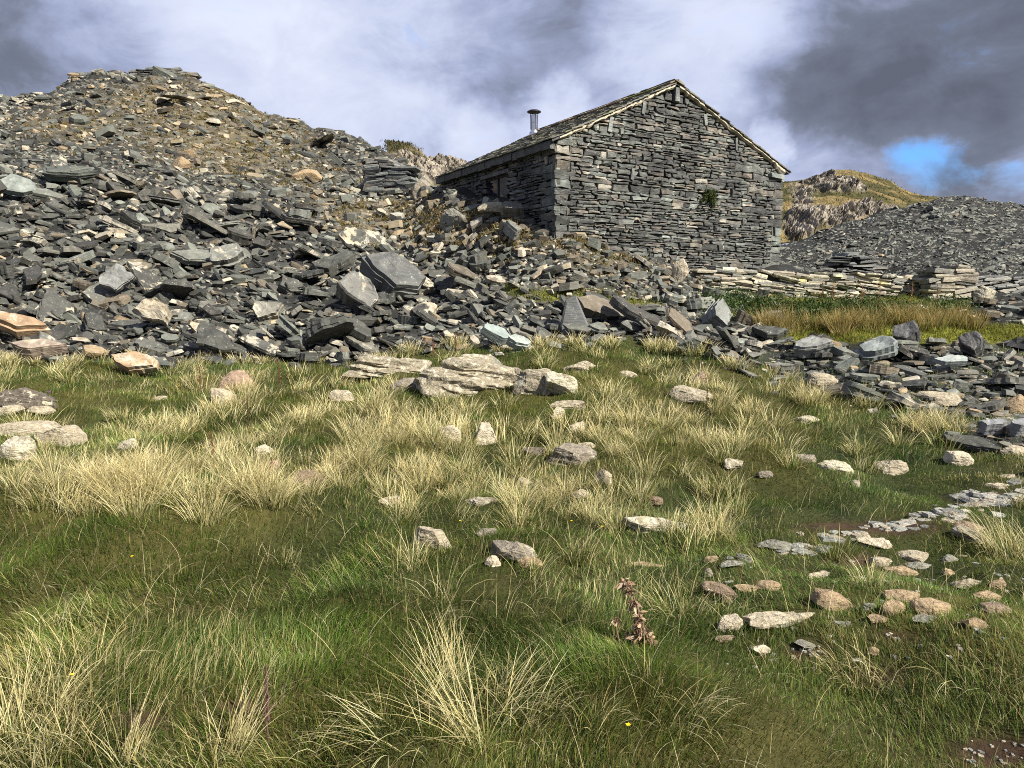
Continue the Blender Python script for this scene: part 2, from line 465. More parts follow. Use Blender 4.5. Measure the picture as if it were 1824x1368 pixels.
def soil_mask(px, py):
    m = 0
    for cx, cy, rx, ry in SOIL: m = m + blob(px, py, cx, cy, rx, ry)
    return np.clip(m * 1.3, 0, 1)

# ground sheet: rings round the viewer's place out to the horizon
th = np.concatenate([np.linspace(-180, -46, 46)[:-1], np.linspace(-46, 46, 560), np.linspace(46, 180, 46)[1:]]) * math.pi / 180
rr = np.concatenate([[0.0], np.exp(np.linspace(math.log(0.4), math.log(120), 430)), [180, 260, 400, 700, 1200, 2000]])
TH, RR = np.meshgrid(th, rr, indexing='ij')
gx, gy = RR * np.sin(TH), RR * np.cos(TH)
gz = ground(gx, gy)
px, py = proj(gx, np.maximum(gy, 0.2), gz)
m = rubble_mask(px, py, 10) * (gy > 4)
nz = fbm(gx * 0.9, gy * 0.9, oct=4)[..., None]
nz2 = fbm(gx * 3.1 + 7, gy * 3.1, oct=3)[..., None]
gcol = np.array([0.028, 0.034, 0.012]) + np.array([0.035, 0.022, 0.006]) * (nz * 0.5 + 0.5)
rcol = np.array([0.026, 0.027, 0.026]) * (1 + 0.3 * nz2)
vcol = np.array([0.105, 0.092, 0.062]) * (1 + 0.25 * nz2)
lcol = np.array([0.16, 0.17, 0.025]) * (1 + 0.25 * nz)
scol = np.array([0.045, 0.028, 0.018]) * (1 + 0.3 * nz2)
vm = veg_mask(px, py)[..., None]; lm = lawn_mask(px, py)[..., None]; sm = soil_mask(px, py)[..., None]
rub = rcol * (1 - vm) + vcol * vm
rub = rub * (1 - lm) + lcol * lm
gc = gcol * (1 - sm) + scol * sm
tc_ = gc * (1 - m[..., None]) + rub * m[..., None]
nt, nr = TH.shape
idx = np.arange(nt * nr).reshape(nt, nr)
F = np.stack([idx[:-1, :-1], idx[1:, :-1], idx[1:, 1:], idx[:-1, 1:]], -1).reshape(-1, 4)[:, ::-1]
gm, GN_, gb, _ = new_mat('ground_earth')
ga = GN_.n('ShaderNodeAttribute', attribute_name='tint').outputs['Color']
gp = GN_.n('ShaderNodeNewGeometry').outputs['Position']
gn1, _ = GN_.noise(gp, 9.0, 8, 0.7); gn2, _ = GN_.noise(gp, 1.3, 5, 0.6)
GN_.put(gb.inputs['Base Color'], GN_.mix(1.0, ga, GN_.vmath('SCALE', (1, 1, 1), s=GN_.math('MULTIPLY', GN_.math('MULTIPLY_ADD', gn1, 1.5, 0.25), GN_.math('MULTIPLY_ADD', gn2, 0.9, 0.55))), 'MULTIPLY'))
gb.inputs['Roughness'].default_value = 0.95; gb.inputs['Specular IOR Level'].default_value = 0.1
gbm = GN_.n('ShaderNodeBump'); gbm.inputs['Strength'].default_value = 0.8; gbm.inputs['Distance'].default_value = 0.06
GN_.put(gbm.inputs['Height'], gn1); GN_.put(gb.inputs['Normal'], gbm.outputs[0])
mb = MB(); mb.add(np.stack([gx, gy, gz], -1), [F], np.concatenate([tc_.reshape(-1, 3), np.zeros((nt * nr, 1))], 1))
tag(mb.build('ground', gm, smooth=True), 'rough hillside ground of grass, earth and slate waste under everything', 'ground', kind='structure')
# ------------------------------------------------------------------ rocky hills behind
def hill_mat(axis=(1, 0, 0.3), along=(0.3, 0, 1)):
    m, N, b, out = new_mat('hill_grass_and_rock')
    t = N.n('ShaderNodeAttribute', attribute_name='tint').outputs['Color']
    p = N.n('ShaderNodeNewGeometry').outputs['Position']
    a, _ = N.noise(p, 1.1, 8, 0.65); c, _ = N.noise(N.vmath('MULTIPLY', p, (1, 1, 0.3)), 2.4, 6, 0.7)
    rv = N.n('ShaderNodeCombineXYZ')
    N.put(rv.inputs[0], N.math('MULTIPLY', N.vmath('DOT_PRODUCT', p, axis), 2.2)); N.put(rv.inputs[1], N.math('MULTIPLY', N.vmath('DOT_PRODUCT', p, along), 0.35)); N.put(rv.inputs[2], N.vmath('DOT_PRODUCT', p, (0, 0.3, 0)))
    d, _ = N.noise(rv.outputs[0], 1.0, 6, 0.62, 0.3)
    isr = N.n('ShaderNodeAttribute', attribute_name='tint').outputs['Alpha']
    crack = N.smooth(d, 0.38, 0.60, 0.22, 1.5)
    f = N.math('MULTIPLY', N.math('MULTIPLY_ADD', a, 1.3, 0.35), N.math('MULTIPLY_ADD', c, 1.2, 0.4))
    mxf = N.n('ShaderNodeMix', data_type='FLOAT'); N.put(mxf.inputs[0], isr); mxf.inputs[2].default_value = 1.0; N.put(mxf.inputs[3], crack)
    f = N.math('MULTIPLY', f, mxf.outputs[0])
    N.put(b.inputs['Base Color'], N.mix(1.0, t, N.vmath('SCALE', (1, 1, 1), s=f), 'MULTIPLY'))
    b.inputs['Roughness'].default_value = 0.9; b.inputs['Specular IOR Level'].default_value = 0.15
    bm = N.n('ShaderNodeBump'); bm.inputs['Strength'].default_value = 0.9; bm.inputs['Distance'].default_value = 0.5
    N.put(bm.inputs['Height'], N.math('MULTIPLY_ADD', d, 1.5, N.math('ADD', a, c))); N.put(b.inputs['Normal'], bm.outputs[0])
    return m
M_HILL = hill_mat((1, 0, -0.25), (0.25, 0, 1)); M_CRAG = hill_mat((0.75, 0, 0.65), (-0.65, 0, 0.75))
HILL_TUFTS = []
def crag(name, label, skyline, y0, y1, base_px, strike, rock_spots, n=(420, 200), mat=None):
    """a hill whose crest stands on the skyline points (photo column, row) at depth y1, rising from y0"""
    ax = np.array([float(ray(p, q)[0]) for p, q in skyline]); ez = np.array([float(ray(p, q)[1]) for p, q in skyline])
    A = np.linspace(ax[0], ax[-1], n[0]); T = np.linspace(0, 1.5, n[1])
    AA, TT = np.meshgrid(A, T, indexing='ij')
    crest = EYE + np.interp(A, ax, ez) * y1
    crest = np.convolve(np.pad(crest, 6, 'edge'), np.ones(13) / 13, 'valid')
    zb = EYE + float(ray(900, base_px)[1]) * y0
    Y = y0 + (y1 - y0) * TT
    prof_ = np.where(TT < 1, np.clip(TT, 0, 1) ** 0.72, 1 - (TT - 1) * 1.2)
    X = AA * Y
    Z = zb + (crest[:, None] - zb) * prof_
    px, py = proj(X, Y, Z)
    rk = np.zeros_like(X)
    for cx, cy_, rx, ry in rock_spots: rk += blob(px, py, cx, cy_, rx, ry)
    nn = fbm(X * 0.22, Y * 0.22, Z * 0.22, oct=5)
    rk = sstep(rk + 0.55 * nn, 0.52, 0.90)
    st = X * strike[0] + Z * strike[1]
    al = -X * strike[1] + Z * strike[0]
    wv = 0.5 * vn(X * .3, Z * .3, Y * .1)
    rib = 1 - np.abs(vn(st * 0.8 + wv, Y * 0.12, al * 0.16)) * 2
    rib2 = 1 - np.abs(vn(st * 2.0 + 5 + wv * 2, Y * 0.3, al * 0.35)) * 2
    rib3 = 1 - np.abs(vn(st * 4.7 + 9 + wv * 3, Y * 0.5, al * 0.8)) * 2
    q4 = lambda s_, n_: np.floor(vn(st * s_ * .9 + 20 + wv, al * s_ * .55, Y * s_ * .4) * n_) / n_
    blk = .5 * q4(.55, 3) + .35 * q4(1.3, 3) + .25 * q4(3.1, 3)
    dsp = rk * (0.14 * rib + 0.16 * rib2 + 0.16 * rib3 + 0.9 * blk + 0.25 * fbm(X * 1.6, Y * 1.6, Z * 1.6, oct=4)) + (1 - rk) * (0.35 * nn + 0.12 * fbm(X * 0.9, Y * 0.9, Z * 0.9, oct=3))
    Y2 = Y - dsp * 0.9; Z2 = Z + dsp * 0.55
    rock = np.stack([0.30 + 0 * X, 0.265 + 0 * X, 0.215 + 0 * X], -1) * (0.85 + 0.25 * blk[..., None])
    w = sstep(fbm(X * 0.35 + 3, Y * 0.35, Z * 0.5, oct=4), -0.35, 0.5)[..., None]
    gr = np.array([0.070, 0.066, 0.024]) * (1 - w) + np.array([0.215, 0.165, 0.070]) * w
    col = gr * (1 - rk[..., None]) + np.clip(rock, 0.03, 0.6) * rk[..., None]
    I = np.arange(n[0] * n[1]).reshape(n)
    F = np.stack([I[:-1, :-1], I[1:, :-1], I[1:, 1:], I[:-1, 1:]], -1).reshape(-1, 4)
    mb = MB(); mb.add(np.stack([X, Y2, Z2], -1), [F], np.concatenate([col.reshape(-1, 3), rk.reshape(-1, 1)], 1))
    tag(mb.build(name, mat or M_HILL, smooth=False), label, 'hill', kind='structure')
    g = (rk < 0.35) & (TT < 1.12)
    HILL_TUFTS.append((X[g], Y2[g], Z2[g], col[g]))
crag('hill', 'grassy craggy hilltop with grey rock ribs behind the hut', [(1280, 350), (1340, 330), (1396, 322), (1440, 316), (1480, 306), (1512, 304), (1545, 310), (1580, 322), (1620, 346), (1660, 352), (1700, 358), (1780, 366), (1860, 372)], 34, 62, 430, (1.0, 0.25),
     [(1425, 365, 30, 32), (1500, 328, 40, 16), (1470, 330, 25, 14), (1550, 372, 60, 14), (1480, 392, 60, 18), (1420, 410, 30, 25), (1530, 335, 25, 10)])
crag('hill', 'brown rocky outcrop with slanting ribs between the slate tip and the hut roof', [(690, 250), (722, 262), (750, 271), (790, 274), (812, 281), (835, 290), (870, 312), (930, 350)], 27.5, 40, 400, (1.0, -0.8),
     [(760, 305, 60, 26), (735, 320, 40, 30), (800, 290, 30, 10)], n=(260, 130), mat=M_CRAG)

# ------------------------------------------------------------------ the hut
L_ = at(990, 249, 16.0)
ZE = L_.z
yr = (ZE - EYE) / float(ray(1397, 307)[1])
R_ = at(1397, 307, yr)
gv = Vector((R_.x - L_.x, R_.y - L_.y, 0)); GW = gv.length; gv.normalize()          # along the gable
bv = Vector((-0.565, 1.0, 0)).normalized()                                            # along the ridge, away
gn_ = Vector((gv.y, -gv.x, 0))                                                                             # out of the gable
HLEN = 6.0
_a, _e = (float(q) for q in ray(1203, 152))
_k = (L_.x * gn_.x + L_.y * gn_.y) / (_a * gn_.x + gn_.y)
mid = Vector((_a * _k, _k, ZE))                                                       # under the apex
AP = (mid - L_).dot(gv)
ZA = EYE + _e * _k
RISE = ZA - ZE
HW = {-1: AP, 1: GW - AP}                                                             # run of each roof slope
def top_of(s): return ZE + RISE * (s / AP if s < AP else (GW - s) / (GW - AP))
TINTS_W = np.array([[.080, .086, .080], [.110, .118, .108], [.145, .155, .142], [.060, .062, .060], [.185, .165, .135], [.155, .175, .16], [.13, .122, .108], [.092, .094, .086], [.30, .28, .235]])
TW_P = np.array([.18, .16, .12, .18, .10, .08, .09, .06, .05]); TW_P /= TW_P.sum()

def stones_on(mb, org, sd, nrm, width, z0, top, skip=None, hrange=(0.036, 0.105), lrange=(0.14, 0.62), depth=0.13, slope=0.0, quoin=(), tints=TINTS_W, tp=TW_P, lich=0.35):
    """random rubble courses laid as separate rough blocks on a wall face"""
    ztop = max(top(s) for s in np.linspace(0, width, 60))
    z = z0; rects = []
    while z < ztop:
        band = rng.uniform(0.20, 0.46)
        s = 0.40 if quoin else 0.0
        while s < width - (0.40 if 'r' in quoin else 0):
            wend = width - (0.40 if 'r' in quoin else 0)
            seg = min(rng.uniform(0.5, 1.7), wend - s)
            if wend - s - seg < 0.25: seg = wend - s
            hs = []
            while sum(hs) < band - 0.03: hs.append(rng.uniform(*hrange) * (1.7 if rng.random() < .14 else 1))
            hs = np.array(hs) * band / sum(hs)
            zz = z
            for h in hs:
                q = s
                while q < s + seg - 1e-6:
                    l = rng.uniform(*lrange) * (0.55 + 4.0 * h)
                    if s + seg - q - l < 0.12: l = s + seg - q
                    rects.append((q, zz, l, h)); q += l
                zz += h
            s += seg
        z += band
    for sd_q in quoin:                # larger blocks bonding the corners
        zz, k = z0, 0
        while zz < ztop:
            h = rng.uniform(.10, .24); l = (.36, .60)[k % 2] * rng.uniform(.85, 1.15); k += 1
            rects.append((0.0 if sd_q == 'l' else width - l, zz, l, h)); zz += h
            if l < .42: rects.append((l if sd_q == 'l' else width - .44, zz - h, .44 - l, h))
    for (q, zz, l, h) in rects:
        cxs, czs = q + l / 2, zz + h / 2
        if skip and skip(cxs, czs): continue
        if zz > top(min(max(cxs, 0), width)) - 0.03: continue
        g = rng.uniform(0.002, 0.008)
        jx, jz = min(0.06, l * 0.15), min(0.026, h * 0.24)
        k = max(2, int(l / 0.16))
        bot = [(q + g + (l - 2 * g) * i / k, zz + g) for i in range(k + 1)]
        tp_ = [(q + g + (l - 2 * g) * i / k, zz + h - g) for i in range(k, -1, -1)]
        P = np.array(bot + tp_)
        c0_ = q + l / 2
        jj = np.stack([rng.uniform(-jx, jx, len(P)), rng.uniform(-jz, jz, len(P))], 1)
        atl = P[:, 0] < 0.03; atr = P[:, 0] > width - 0.03
        jj[atl | atr, 0] *= 0.3
        P = P + jj
        P[:, 1] += rng.normal(0, .028) * (P[:, 0] - c0_)
        P[:, 1] = np.minimum(P[:, 1], np.array([top(min(max(a, 0), width)) for a in P[:, 0]]) - 0.02)
        c = P.mean(0)
        d = depth + rng.normal(0, 0.013)
        tx, tz = rng.normal(0, 0.05), rng.normal(0, 0.10)
        ring = []
        for sc, dd in ((1.0, 0.0), (1.0, d - 0.022), (None, d)):
            if sc is None:
                inn = P + (c - P) * np.array([0.030 / max(l, .1), 0.016 / max(h, .05)]) * rng.uniform(0.5, 1.3, (len(P), 1))
                ring.append((inn, dd + tx * (inn[:, 0] - c[0]) + tz * (inn[:, 1] - c[1]) + rng.normal(0, 0.004, len(P))))
            else: ring.append((P, np.full(len(P), dd)))
        V = []
        for (pp, dd) in ring:
            for (a, b_), e in zip(pp, dd):
                w = org + sd * a + nrm * e; V.append((w.x, w.y, b_))
        n = len(P)
        cc = org + sd * c[0] + nrm * (d + rng.normal(0.004, 0.006)); V.append((cc.x, cc.y, c[1]))
        i0 = np.arange(n); i1 = (i0 + 1) % n
        F = np.concatenate([np.stack([i0 + r * n, i1 + r * n, i1 + (r + 1) * n, i0 + (r + 1) * n], 1) for r in range(2)])
        T = np.stack([i0 + 2 * n, i1 + 2 * n, np.full(n, 3 * n)], 1)
        t = tints[rng.choice(len(tints), p=tp)] * rng.uniform(0.55, 1.15)
        loc = np.array([(a, b_ * 1.0, 0) for pp, _ in ring for a, b_ in pp] + [(c[0], c[1], 0)])[:, [0, 2, 1]] + rng.uniform(0, 30, 3)
        mb.add(V, [F, T], (*t, lich * rng.uniform(0.2, 1.5)), loc)

hut = tag(empty('slate_hut', (L_.x, L_.y, 2.0)), 'old slate stone hut with a blank gable wall, pitched slate roof and steel flue', 'stone hut')
ho = Vector((L_.x, L_.y, 2.0))
HP = []           # parts get parented with their origin at the hut's base
def hpart(mb, name, mat, smooth=False, parent=None):
    o = mb.build(name, mat, smooth=smooth, origin=tuple(ho))
    o.parent = parent or hut
    o.location = (0, 0, 0)
    return o
DP = 0.13
Lf = Vector((L_.x, L_.y, 0)); Rf = Vector((R_.x, R_.y, 0))
# gable wall: rough blocks over a dark core
mb = MB()
stones_on(mb, Lf - gn_ * DP, gv, gn_, GW, 0.9, top_of, quoin='lr')
gable = hpart(mb, 'gable_wall', M_WALL); gable['label'] = 'blank gable wall of dark slate rubble courses'
# long wall with a window hole
sd2 = bv; nr2 = -gv
aw0, _ = ray(902, 330); aw1, _ = ray(868, 330)
def t_at(px):
    a = float(ray(px, 330)[0]); return (L_.x - a * L_.y) / (a * bv.y - bv.x)
WT0, WT1 = t_at(900), t_at(864)
dw = (Lf + bv * WT1).y
WZ1 = EYE + float(ray(866, 319)[1]) * dw; WZ0 = WZ1 - 0.95
mb = MB()
stones_on(mb, Lf - nr2 * DP, sd2, nr2, HLEN, 1.2, lambda s: ZE - 0.05, quoin='l', skip=lambda s, z: WT0 - 0.02 < s < WT1 + 0.02 and z > WZ0 and z < WZ1)
sidew = hpart(mb, 'side_wall', M_WALL); sidew['label'] = 'long side wall in shade above the slate waste'
# core (closed prism) behind the blocks
mb = MB()
def core(off, z0):
    og = off * .55
    A = [Lf + gv * off + bv * og, Rf - gv * off + bv * og, Rf - gv * off + bv * (HLEN - off), Lf + gv * off + bv * (HLEN - off)]
    zt = ZE - 0.04; za = ZA - 0.08
    m0 = Lf + gv * AP + bv * og; m1 = Lf + gv * AP + bv * (HLEN - off)
    V = [(p.x, p.y, z0) for p in A] + [(p.x, p.y, zt) for p in A] + [(m0.x, m0.y, za), (m1.x, m1.y, za)]
    mb.add(V, [np.array([(0, 1, 5, 4), (1, 2, 6, 5), (2, 3, 7, 6), (3, 0, 4, 7)]), np.array([(4, 5, 8), (6, 7, 9)]), np.array([(5, 6, 9, 8), (7, 4, 8, 9)])], (.03, .03, .03))
core(DP, 0.5)
hpart(mb, 'wall_core', M_CORE)
def box(mb, o, ax, ay, az, sx, sy, sz, tint=(.2, .2, .2, 0), jit=0.0, loc=None):
    """block centred on o with half sizes along three axes"""
    V = []
    for k in (-1, 1):
        for j in (-1, 1):
            for i in (-1, 1):
                p = o + ax * (sx * i) + ay * (sy * j) + az * (sz * k)
                if jit: p = p + Vector(tuple(rng.uniform(-jit, jit, 3)))
                V.append(tuple(p))
    l0 = np.array([(i * sx, j * sy, k * sz) for k in (-1, 1) for j in (-1, 1) for i in (-1, 1)]) + (rng.uniform(0, 30, 3) if loc is None else np.array(loc))
    mb.add(V, [np.array([(0, 2, 3, 1), (4, 5, 7, 6), (0, 1, 5, 4), (2, 6, 7, 3), (0, 4, 6, 2), (1, 3, 7, 5)])], tint, l0)
UP = Vector((0, 0, 1))
wc = Lf - nr2 * (DP - 0.03) + sd2 * ((WT0 + WT1) / 2); wc.z = (WZ0 + WZ1) / 2
mb = MB(); fr = 0.05; ww, wh = (WT1 - WT0) / 2, (WZ1 - WZ0) / 2
for s_ in (-1, 1):
    box(mb, wc + sd2 * (s_ * (ww - fr / 2)), sd2, nr2, UP, fr / 2, 0.02, wh)
    box(mb, wc + UP * (s_ * (wh - fr / 2)), sd2, nr2, UP, ww - fr, 0.02, fr / 2)
box(mb, wc, sd2, nr2, UP, fr / 2, 0.018, wh - fr)
win = hpart(mb, 'window', M_WOOD)
mb = MB(); box(mb, wc - nr2 * 0.008, sd2, nr2, UP, ww - 0.01, 0.004, wh - 0.01); hpart(mb, 'pane', M_PANE, parent=win)
mb = MB(); lc = wc + UP * (wh + 0.04) + nr2 * 0.055
box(mb, lc, sd2, nr2, UP, ww + 0.2, 0.07, 0.04, (.12, .125, .12, .3), 0.01); hpart(mb, 'lintel', M_WALL)

# roof: a boarded slope each side and courses of rough slates
M_ROOF = stone_mat('roof_slate', lam=3, spots=0.9, var=0.6, bump=0.6, fscale=1.6, crust=((0.20, 0.15, 0.09), (0.16, 0.15, 0.08), (0.24, 0.22, 0.18)))
mb = MB()
OVG, OVE = 0.10, 0.14
for side in (-1, 1):
    sl = math.hypot(HW[side], RISE)
    dn = (gv * side * HW[side] - UP * RISE).normalized()          # down the slope
    nr = (UP * HW[side] + gv * side * RISE).normalized()
    rd = (mid * 1.0); rd = Vector((mid.x, mid.y, ZA))
    ln = sl + OVE
    cen = rd + dn * (ln / 2) + bv * (HLEN / 2) + nr * 0.02
    box(mb, cen, dn, bv, nr, ln / 2, HLEN / 2 + OVG - 0.03, 0.02, (.05, .05, .05, 0))
    ex = 0.19; rows = int(ln / ex)
    for r in range(rows + 1):
        u1 = min(ln + 0.03, (r + 1) * ln / rows)
        w0 = -OVG - rng.uniform(0, .2)
        first = True
        while w0 < HLEN + OVG:
            w = rng.uniform(0.18, 0.36); a0, a1 = max(w0, -OVG + rng.uniform(-.015, .015)), min(w0 + w, HLEN + OVG)
            w0 += w + 0.006
            if a1 - a0 < 0.05: continue
            uu = u1 + rng.uniform(-0.012, 0.012)
            hl = 0.17
            cc = rd + dn * (uu - hl) + bv * ((a0 + a1) / 2) + nr * (0.062 + rng.uniform(-.003, .006))
            tl = 0.07 + rng.uniform(-.015, .025)
            d2 = (dn * math.cos(tl) + nr * math.sin(tl)).normalized(); n2 = (nr * math.cos(tl) - dn * math.sin(tl)).normalized()
            t = np.array([[.10, .10, .095], [.125, .125, .11], [.085, .09, .088], [.14, .125, .09], [.11, .12, .075]])[rng.integers(5)] * rng.uniform(.75, 1.2)
            box(mb, cc, d2, bv, n2, hl, (a1 - a0) / 2, rng.uniform(.008, .013), (*t, rng.uniform(.1, 1.0)), 0.005)
roof = hpart(mb, 'roof', M_ROOF); roof['label'] = 'slate roof with rough slate courses'
mb = MB(); w0 = -OVG
while w0 < HLEN + OVG - 0.1:
    w = min(rng.uniform(.36, .5), HLEN + OVG - w0)
    for side in (-1, 1):
        dn = (gv * side * HW[side] - UP * RISE).normalized(); nr = (UP * HW[side] + gv * side * RISE).normalized()
        c = Vector((mid.x, mid.y, ZA)) + bv * (w0 + w / 2) + dn * 0.10 + nr * (0.105 + rng.uniform(-.008, .012))
        near = (w0 < 1.6)
        t = (np.array([.17, .16, .05]) if (near and rng.random() < .6) else np.array([[.30, .19, .12], [.24, .17, .12], [.33, .24, .16], [.20, .16, .12]])[rng.integers(4)]) * rng.uniform(.8, 1.15)
        box(mb, c, dn, bv, nr, 0.12, w / 2 - 0.004, 0.018, (*t, .7), 0.008)
    w0 += w
rt = hpart(mb, 'ridge_tiles', M_ROOF, parent=roof); rt['label'] = 'orange brown ridge tiles with moss at the near end'
# slates hung under the eaves of the long wall
mb = MB(); w0 = 0.0
while w0 < HLEN:
    w = rng.uniform(.26, .40)
    c = Lf - gv * (0.085 + rng.uniform(-.006, .006)) + bv * (w0 + w / 2); c.z = ZE - 0.10 + rng.uniform(-.012, .012)
    box(mb, c, bv, gv, UP, w / 2 - 0.006, 0.06, 0.085, (*(np.array([.055, .058, .054]) * rng.uniform(.8, 1.3)), .2), 0.008)
    w0 += w
hpart(mb, 'eaves_course', M_ROOF)
# pale mortar fillet under both verges
mb = MB()
for side in (-1, 1):
    n = 46; V = []; 
    for i in range(n + 1):
        f = 0.02 + 0.965 * i / n
        s = AP + side * HW[side] * f
        zt = top_of(s) + 0.035; wd = 0.075 + rng.uniform(-.03, .03) + (0.05 if side > 0 and f > .9 else 0)
        for dz, pr in ((0, 0.07), (-wd * .55, 0.075 + rng.uniform(-.01, .02)), (-wd, 0.035), (-wd, -0.06), (0, -0.06)):
            p = Lf + gv * s + gn_ * (pr + rng.uniform(-.006, .006)); V.append((p.x, p.y, zt + dz))
    F = [(i * 5 + k, i * 5 + (k + 1) % 5, (i + 1) * 5 + (k + 1) % 5, (i + 1) * 5 + k) for i in range(n) for k in range(5)]
    mb.add(V, [np.array(F), np.array([[0, 1, 2, 3, 4], [n * 5 + k for k in (4, 3, 2, 1, 0)]])])
hpart(mb, 'verge_mortar', M_MORTAR)
# upright slates let into the gable, apex slate and kneeler
mb = MB()
def gp(px, py):
    """point on the gable face under a photo point"""
    a, e = (float(q) for q in ray(px, py))
    n = gn_; k = (Lf.dot(n)) / (a * n.x + n.y); return Vector((a * k, k, EYE + e * k))
for px_, py_, w_, h_, tl in ((1256, 213, .05, .13, .2), (1311, 257, .045, .15, .1), (1087, 222, .05, .17, -.15), (1146, 192, .05, .14, -.2), (1125, 310, .04, .14, -.1)):
    mb = MB(); p = gp(px_, py_) - gn_ * 0.015
    box(mb, p, (gv * math.cos(tl) + UP * math.sin(tl)), gn_, (UP * math.cos(tl) - gv * math.sin(tl)), w_, 0.05, h_, (.20, .215, .21, .2), 0.012); hpart(mb, 'upright_slate', M_WALL)
mb = MB(); box(mb, gp(1201, 170) + gn_ * 0.05, gv, gn_, UP, .075, .06, .16, (.17, .19, .185, .1), 0.012)
hpart(mb, 'apex_slate', M_WALL)
mb = MB(); p = gp(1392, 316); box(mb, p + gn_ * 0.0 - gv * 0.26, gv, gn_, UP, .26, .10, .05, (.17, .19, .185, .3), 0.015); hpart(mb, 'kneeler_stone', M_WALL)
# flue on the near slope, just below the ridge
dn = (gv * -1 * AP - UP * RISE).normalized(); nr = (UP * AP - gv * RISE).normalized()
best = None
for w_ in np.linspace(3.5, 7.0, 200):
    p = Vector((mid.x, mid.y, ZA)) + dn * 0.5 + bv * float(w_) + nr * 0.05
    q = proj(p.x, p.y, p.z)
    if best is None or abs(q[0] - 951) < best[0]: best = (abs(q[0] - 951), p)
fp = best[1]
mpx = fp.y / FPX
mb = MB()
hF = 33 * mpx; rF = 5.4 * mpx
def turned(mb, c, prof_, n=20, tint=(.5, .5, .5)):
    V = [(c.x + r * math.cos(2 * math.pi * k / n), c.y + r * math.sin(2 * math.pi * k / n), c.z + z) for r, z in prof_ for k in range(n)]
    F = [(i * n + k, i * n + (k + 1) % n, (i + 1) * n + (k + 1) % n, (i + 1) * n + k) for i in range(len(prof_) - 1) for k in range(n)]
    mb.add(V, [np.array(F), np.array([list(range(n))[::-1]]), np.array([[(len(prof_) - 1) * n + k for k in range(n)]])], tint)
turned(mb, fp, [(rF * 1.45, -.12), (rF * 1.5, hF * .10), (rF * 1.08, hF * .22), (rF, hF * .24), (rF, hF * .58), (rF * 1.05, hF * .59), (rF * 1.05, hF * .63), (rF, hF * .64), (rF, hF), (rF * .86, hF)])
flue = hpart(mb, 'flue', M_STEEL, smooth=False); flue['label'] = 'round stainless steel flue pipe'
mb = MB(); hC = hF + 4.5 * mpx; rC = 12 * mpx
turned(mb, fp, [(rC * .96, hC - .01), (rC, hC), (rC, hC + .02), (rC * .7, hC + .055), (rC * .1, hC + .085)], tint=(.06, .04, .05))
hpart(mb, 'flue_cap', M_DARKMETAL, parent=flue)
mb = MB()
for k in range(4):
    t = k * math.pi / 2 + 0.35
    tube(mb, [fp + Vector((math.cos(t) * rF * 1.12, math.sin(t) * rF * 1.12, hF * .25)), fp + Vector((math.cos(t) * rF * 1.15, math.sin(t) * rF * 1.15, hF * .8)), fp + Vector((math.cos(t) * rC * .6, math.sin(t) * rC * .6, hC))], .011, 5)
hpart(mb, 'flue_stay', M_DARKMETAL, parent=flue)
mb = MB(); box(mb, fp - nr * 0.0 + dn * 0.05, dn, bv, nr, .34, .40, .045, (.05, .05, .05, 0)); hpart(mb, 'flashing', M_DARKMETAL)
# a plant rooted in the gable
def leaf_cluster(mb, c, rad, n, size, cols, squash=(1, 1, 1), flat=0.0):
    p = rng.normal(0, 0.5, (n, 3)) * np.array(rad) + np.array(c)
    d = rng.normal(0, 1, (n, 3)); d /= np.linalg.norm(d, axis=1, keepdims=True)
    e = np.cross(d, rng.normal(0, 1, (n, 3))); e /= np.linalg.norm(e, axis=1, keepdims=True)
    L = size * rng.uniform(.6, 1.3, (n, 1)); w = L * rng.uniform(.25, .45, (n, 1))
    V = np.stack([p - d * L * .5, p + e * w * .5, p + d * L * .5 + np.cross(d, e) * L * .15, p - e * w * .5], 1).reshape(-1, 3)
    F = np.arange(4 * n).reshape(n, 4)
    cl = np.array(cols)[rng.integers(len(cols), size=n)] * rng.uniform(.7, 1.3, (n, 1))
    mb.add(V, [F], np.concatenate([np.repeat(cl, 4, 0), np.zeros((4 * n, 1))], 1))
p0 = gp(1262, 352) + gn_ * 0.09
pl = tag(empty('wall_plant', tuple(gp(1262, 362))), 'small green bushy plant growing out of the gable wall', 'plant')
mb = MB()
GREENS = [(.045, .075, .015), (.07, .095, .02), (.03, .05, .012), (.10, .11, .03)]
for q, r_, n_ in (((1264, 350), .12, 260), ((1258, 343), .09, 120), ((1250, 355), .07, 90), ((1268, 362), .08, 100)):
    leaf_cluster(mb, tuple(gp(*q) + gn_ * .08), (r_, r_ * .7, r_ * 1.3), n_, .07, GREENS)
o = mb.build('foliage', M_LEAF, origin=tuple(pl.location)); o.parent = pl; o.location = (0, 0, 0)
mb = MB()
for k in range(4):
    b_ = gp(1262, 362) - gn_ * .05; e_ = gp(1252 + 5 * k, 345 + 4 * (k % 2)) + gn_ * .1; tube(mb, [b_, (b_ + e_) / 2 + gn_ * .05, e_], .006, 5, (.06, .045, .02))
o = mb.build('stem', M_LEAF, origin=tuple(pl.location)); o.parent = pl; o.location = (0, 0, 0)

